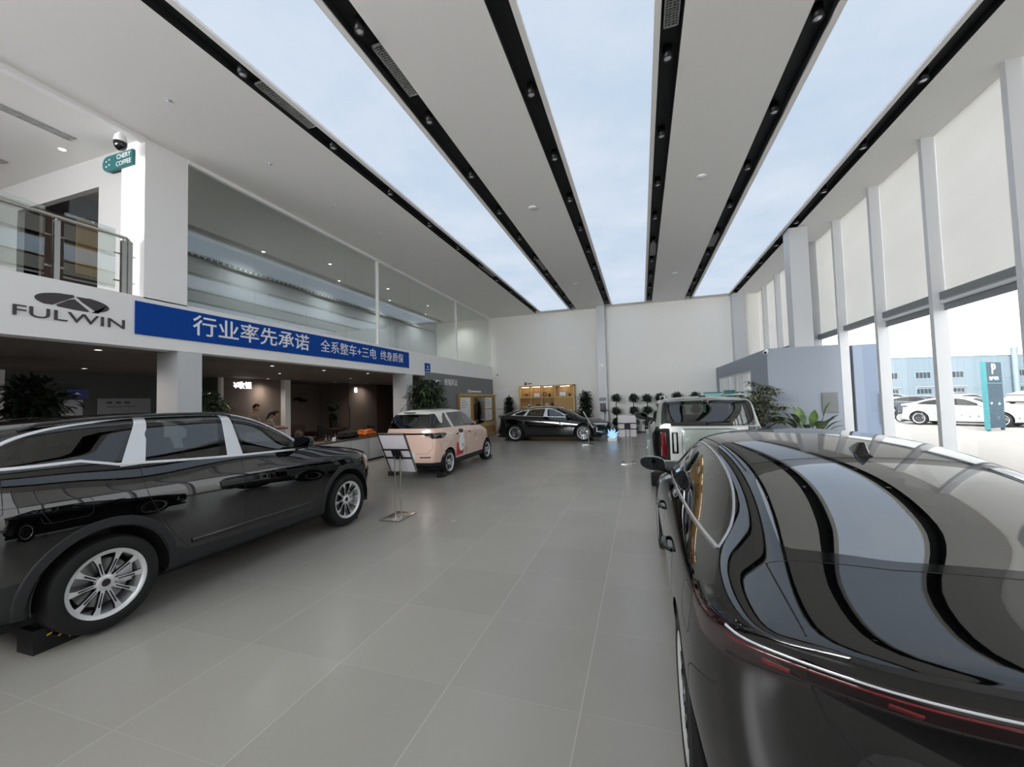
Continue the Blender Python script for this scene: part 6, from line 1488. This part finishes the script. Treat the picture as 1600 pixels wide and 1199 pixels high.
# ------------------------------------------------------------------ outside
M['concrete'] = mat('pale_concrete', (168, 162, 157), .8, noise=.04, nscale=1)
M['frame_outside'] = mat('window_frame_outside', (120, 132, 140), .6)
M['facade'] = mat('pale_blue_cladding', (92, 104, 112), .6, noise=.02, nscale=2); M['facade_glass'] = mat('building_glass', (30, 38, 44), .5); M['grass'] = mat('dry_grass', (150, 150, 125), .95, noise=.2, nscale=2)
sbox('floor_outside', WX+.30, 140, -40, 150, -.3, -.15, 'concrete')
sbox('ceiling_roof', -15.4, WX+.32, YF-.2, YB+.2, ZC+.3, ZC+.5, 'ceiling_paint')
sbox('floor_verge', 16, 120, 33.5, 36.5, -.16, -.10, 'grass') if False else None
# factory across the car park: its front runs square to the view direction
bw = empty('factory_building', (0, 0, 0), 0, 'long pale blue factory building across the car park', 'building')
RX = Vector((.952, .3057, 0)); FD = Vector((-.3057, .952, 0)); P0 = FD*70
def bp(s, z, d=0.): return P0+RX*s+FD*d+Vector((0, 0, z))
def bbox_(b, s0, s1, z0, z1, d0, d1, m):
    vs = [bp(s, z, d) for z in (z0, z1) for d in (d0, d1) for s in (s0, s1)]
    b.add(vs, [(0, 2, 3, 1), (4, 5, 7, 6), (0, 1, 5, 4), (2, 6, 7, 3), (0, 4, 6, 2), (1, 3, 7, 5)], m)
b = MB(); bbox_(b, 45, 135, -.2, 7.35, 0, 22, 'facade')
for k in range(90): bbox_(b, 45+k, 45.04+k, -.2, 7.3, -.03, 0, 'facade')
b.build('facade', bw)
b = MB(); bbox_(b, 44.8, 135.2, 7.3, 7.55, -.2, 22.2, 'alu'); b.build('roof_edge', bw)
for k in range(10):
    s = 66.0+5.75*k
    for z0, z1, nn in ((3.55, 4.75, 4), (.85, 2.1, 4)):
        b = MB(); bbox_(b, s-1.35, s+1.35, z0, z1, -.06, .02, 'frame_outside')
        for q in range(nn): bbox_(b, s-1.28+q*.66, s-.72+q*.66, z0+.08, z1-.08 if z0 > 3 else z1-.35, -.09, -.05, 'facade_glass')
        if z0 < 3: bbox_(b, s-1.4, s+1.4, z1-.05, z1+.12, -.5, 0, 'alu_dark')
        b.build('window', bw)
b = MB(); b.tube([bp(87.4, 0, -.5), bp(87.4, 8.6, -.5)], .42, 'facade', 12); b.tube([bp(87.4, 8.5, -.5), bp(87.4, 9.3, -.5)], .55, 'alu', 12); b.tube([bp(87.4, 9.3, -.5), bp(87.4, 9.7, -.5)], [.8, .3], 'alu', 12); b.build('chimney_duct', bw)
# parked cars: one low-detail copy source
def repaint(root, paint):
    for o in [root]+list(root.children):
        for sl in (o.material_slots if o.type == 'MESH' else []):
            if sl.material and sl.material.name in ('paint_white',): sl.link = 'OBJECT'; sl.material = M[paint]
proto = make_sedan('parked_car', (15.6, 28.6, -.15), 0, 'x', paint='paint_white', su=2, sv=2, near=False, glass='glass_dark')
def place(root, x, y, rz, label, paint, group):
    root.location = (x, y, -.15); root.rotation_euler = (0, 0, rz); root['label'] = label; root['group'] = group; repaint(root, paint)
def slim(root):
    for c in list(root.children):
        if c.name.split('.')[0] in ('front_seat', 'rear_bench', 'steering_wheel', 'parcel_shelf', 'roof_aerial', 'rear_diffuser', 'daytime_lamp', 'badge'):
            for g in list(c.children): bpy.data.objects.remove(g)
            bpy.data.objects.remove(c)
slim(proto)
spots = [(13.9, 28.2, -2.42, 'white sedan parked nearest outside, left of the parking sign', 'paint_white'),
         (18.0, 25.9, -2.35, 'silver-white sedan parked outside, right of the parking sign', 'paint_silver'),
         (17.5, 37.7, -2.58, 'dark blue sedan parked behind the nearest white sedan', 'paint_blue'),
         (21.2, 38.9, -1.2, 'tan sedan parked left of the parking sign, second row', 'paint_tan'),
         (25.5, 35.5, -1.25, 'white sedan parked right of the parking sign, second row', 'paint_white'),
         (27.5, 61.5, -1.25, 'white car in the third row, leftmost', 'paint_white'), (33.0, 60.0, -1.25, 'dark blue car in the third row, second from left', 'paint_blue'),
         (38.2, 58.0, -1.25, 'silver car in the third row, third from left', 'paint_silver'), (43.6, 56.2, -1.25, 'white car in the third row, fourth from left', 'paint_white'),
         (48.8, 54.6, -1.25, 'white car in the third row, fifth from left', 'paint_white'), (54.0, 53.0, -1.25, 'tan car in the third row, rightmost', 'paint_tan')]
for k, (x, y, rz, lab, pt) in enumerate(spots):
    r_ = proto if k == 0 else None
    if r_ is None: r_ = copy_tree(proto0)
    else: proto0 = proto
    if k == 0: place(proto, x, y, rz, lab, 'paint_white', 'cars parked outside')
    else: place(r_, x, y, rz, lab, pt, 'cars parked outside')
# parking sign
M['sign_slate'] = mat('sign_slate', (40, 62, 76), .5); M['sign_edge'] = mat('sign_edge', (60, 120, 125), .5)
sa = Vector((15.0-14.06, 23.25-22.6, 0)); an = math.atan2(sa.y, sa.x)
t = empty('parking_sign', (14.5, 22.92, -.15), an, 'slate blue standing parking sign with a white P outside', 'sign')
b = MB(); b.box(-.58, .58, -.06, .06, .12, 2.95, 'sign_slate'); b.build('sign_body', t); b = MB(); b.box(-.62, -.56, -.09, .07, .05, 2.97, 'sign_edge'); b.box(-.58, .58, -.075, -.06, 2.02, 2.06, 'sign_edge'); b.build('sign_trim', t)
for x in (-.5, .5): b = MB(); b.box(x-.04, x+.04, -.05, .05, 0, .12, 'sign_slate'); b.build('foot', t)
text_obj('lettering', 'P', .62, 'white', (0, -.065, 2.64), parent=t, bold=.012, depth=.01); text_obj('lettering', '客户停车', .17, 'white', (0, -.065, 2.24), parent=t, bold=.0, depth=.01)
b = MB()
for x in (-.3, .25): b.poly([(x-.09, -.064, 1.22), (x+.09, -.064, 1.22), (x, -.064, 1.12)] if x < 0 else [(x-.09, -.064, 1.12), (x+.09, -.064, 1.12), (x, -.064, 1.22)], 'white')
b.build('sign_mark', t)
# glazed entrance porch just outside the window wall
M['porch_blue'] = mat('porch_blue', (110, 124, 146), .5)
t = empty('entrance_porch', (5.42, 12.95, -.15), 0, 'blue-grey entrance porch with glass door outside the windows', 'porch')
b = MB(); b.box(0, .62, 0, 2.6, 0, 3.10, 'porch_blue'); b.build('porch_wall', t); b = MB(); b.box(.62, 1.5, 2.0, 2.06, 0, 3.1, 'porch_blue'); b.build('porch_side', t)
b = MB(); b.tube([(.50, -.03, 1.0), (.50, -.05, 1.05), (.50, -.05, 1.75), (.50, -.03, 1.8)], .014, 'steel', 8); b.build('door_handle', t)
# cargo tricycle
t = empty('cargo_tricycle', (13.2, 29.3, -.15), -.2, 'small cargo tricycle parked left of the nearest white sedan', 'tricycle')
b = MB(); b.box(-.9, .1, -.4, .4, .35, 1.15, 'board_grey', .02); b.build('cargo_box', t); b = MB(); b.tube([(.1, 0, .4), (.8, 0, .4), (1.0, 0, 1.0)], .03, 'black_metal', 8); b.tube([(1.0, -.3, 1.0), (1.0, .3, 1.0)], .02, 'black_metal', 8); b.box(.2, .6, -.15, .15, .6, .72, 'cloth_black', .04); b.build('frame', t)
for x, y in ((-.5, -.42), (-.5, .42), (1.1, 0)):
    b = MB(); b.lathe([(.22, -.04), (.27, -.03), (.27, .03), (.22, .04), (.22, -.04)], 'rubber', 20, Matrix.Translation((x, y, .27)) @ Matrix.Rotation(PI/2, 4, 'X')); b.lathe([(0, .01), (.22, .02)], 'satin_metal', 16, Matrix.Translation((x, y, .27)) @ Matrix.Rotation(PI/2, 4, 'X')); b.build('wheel', t)
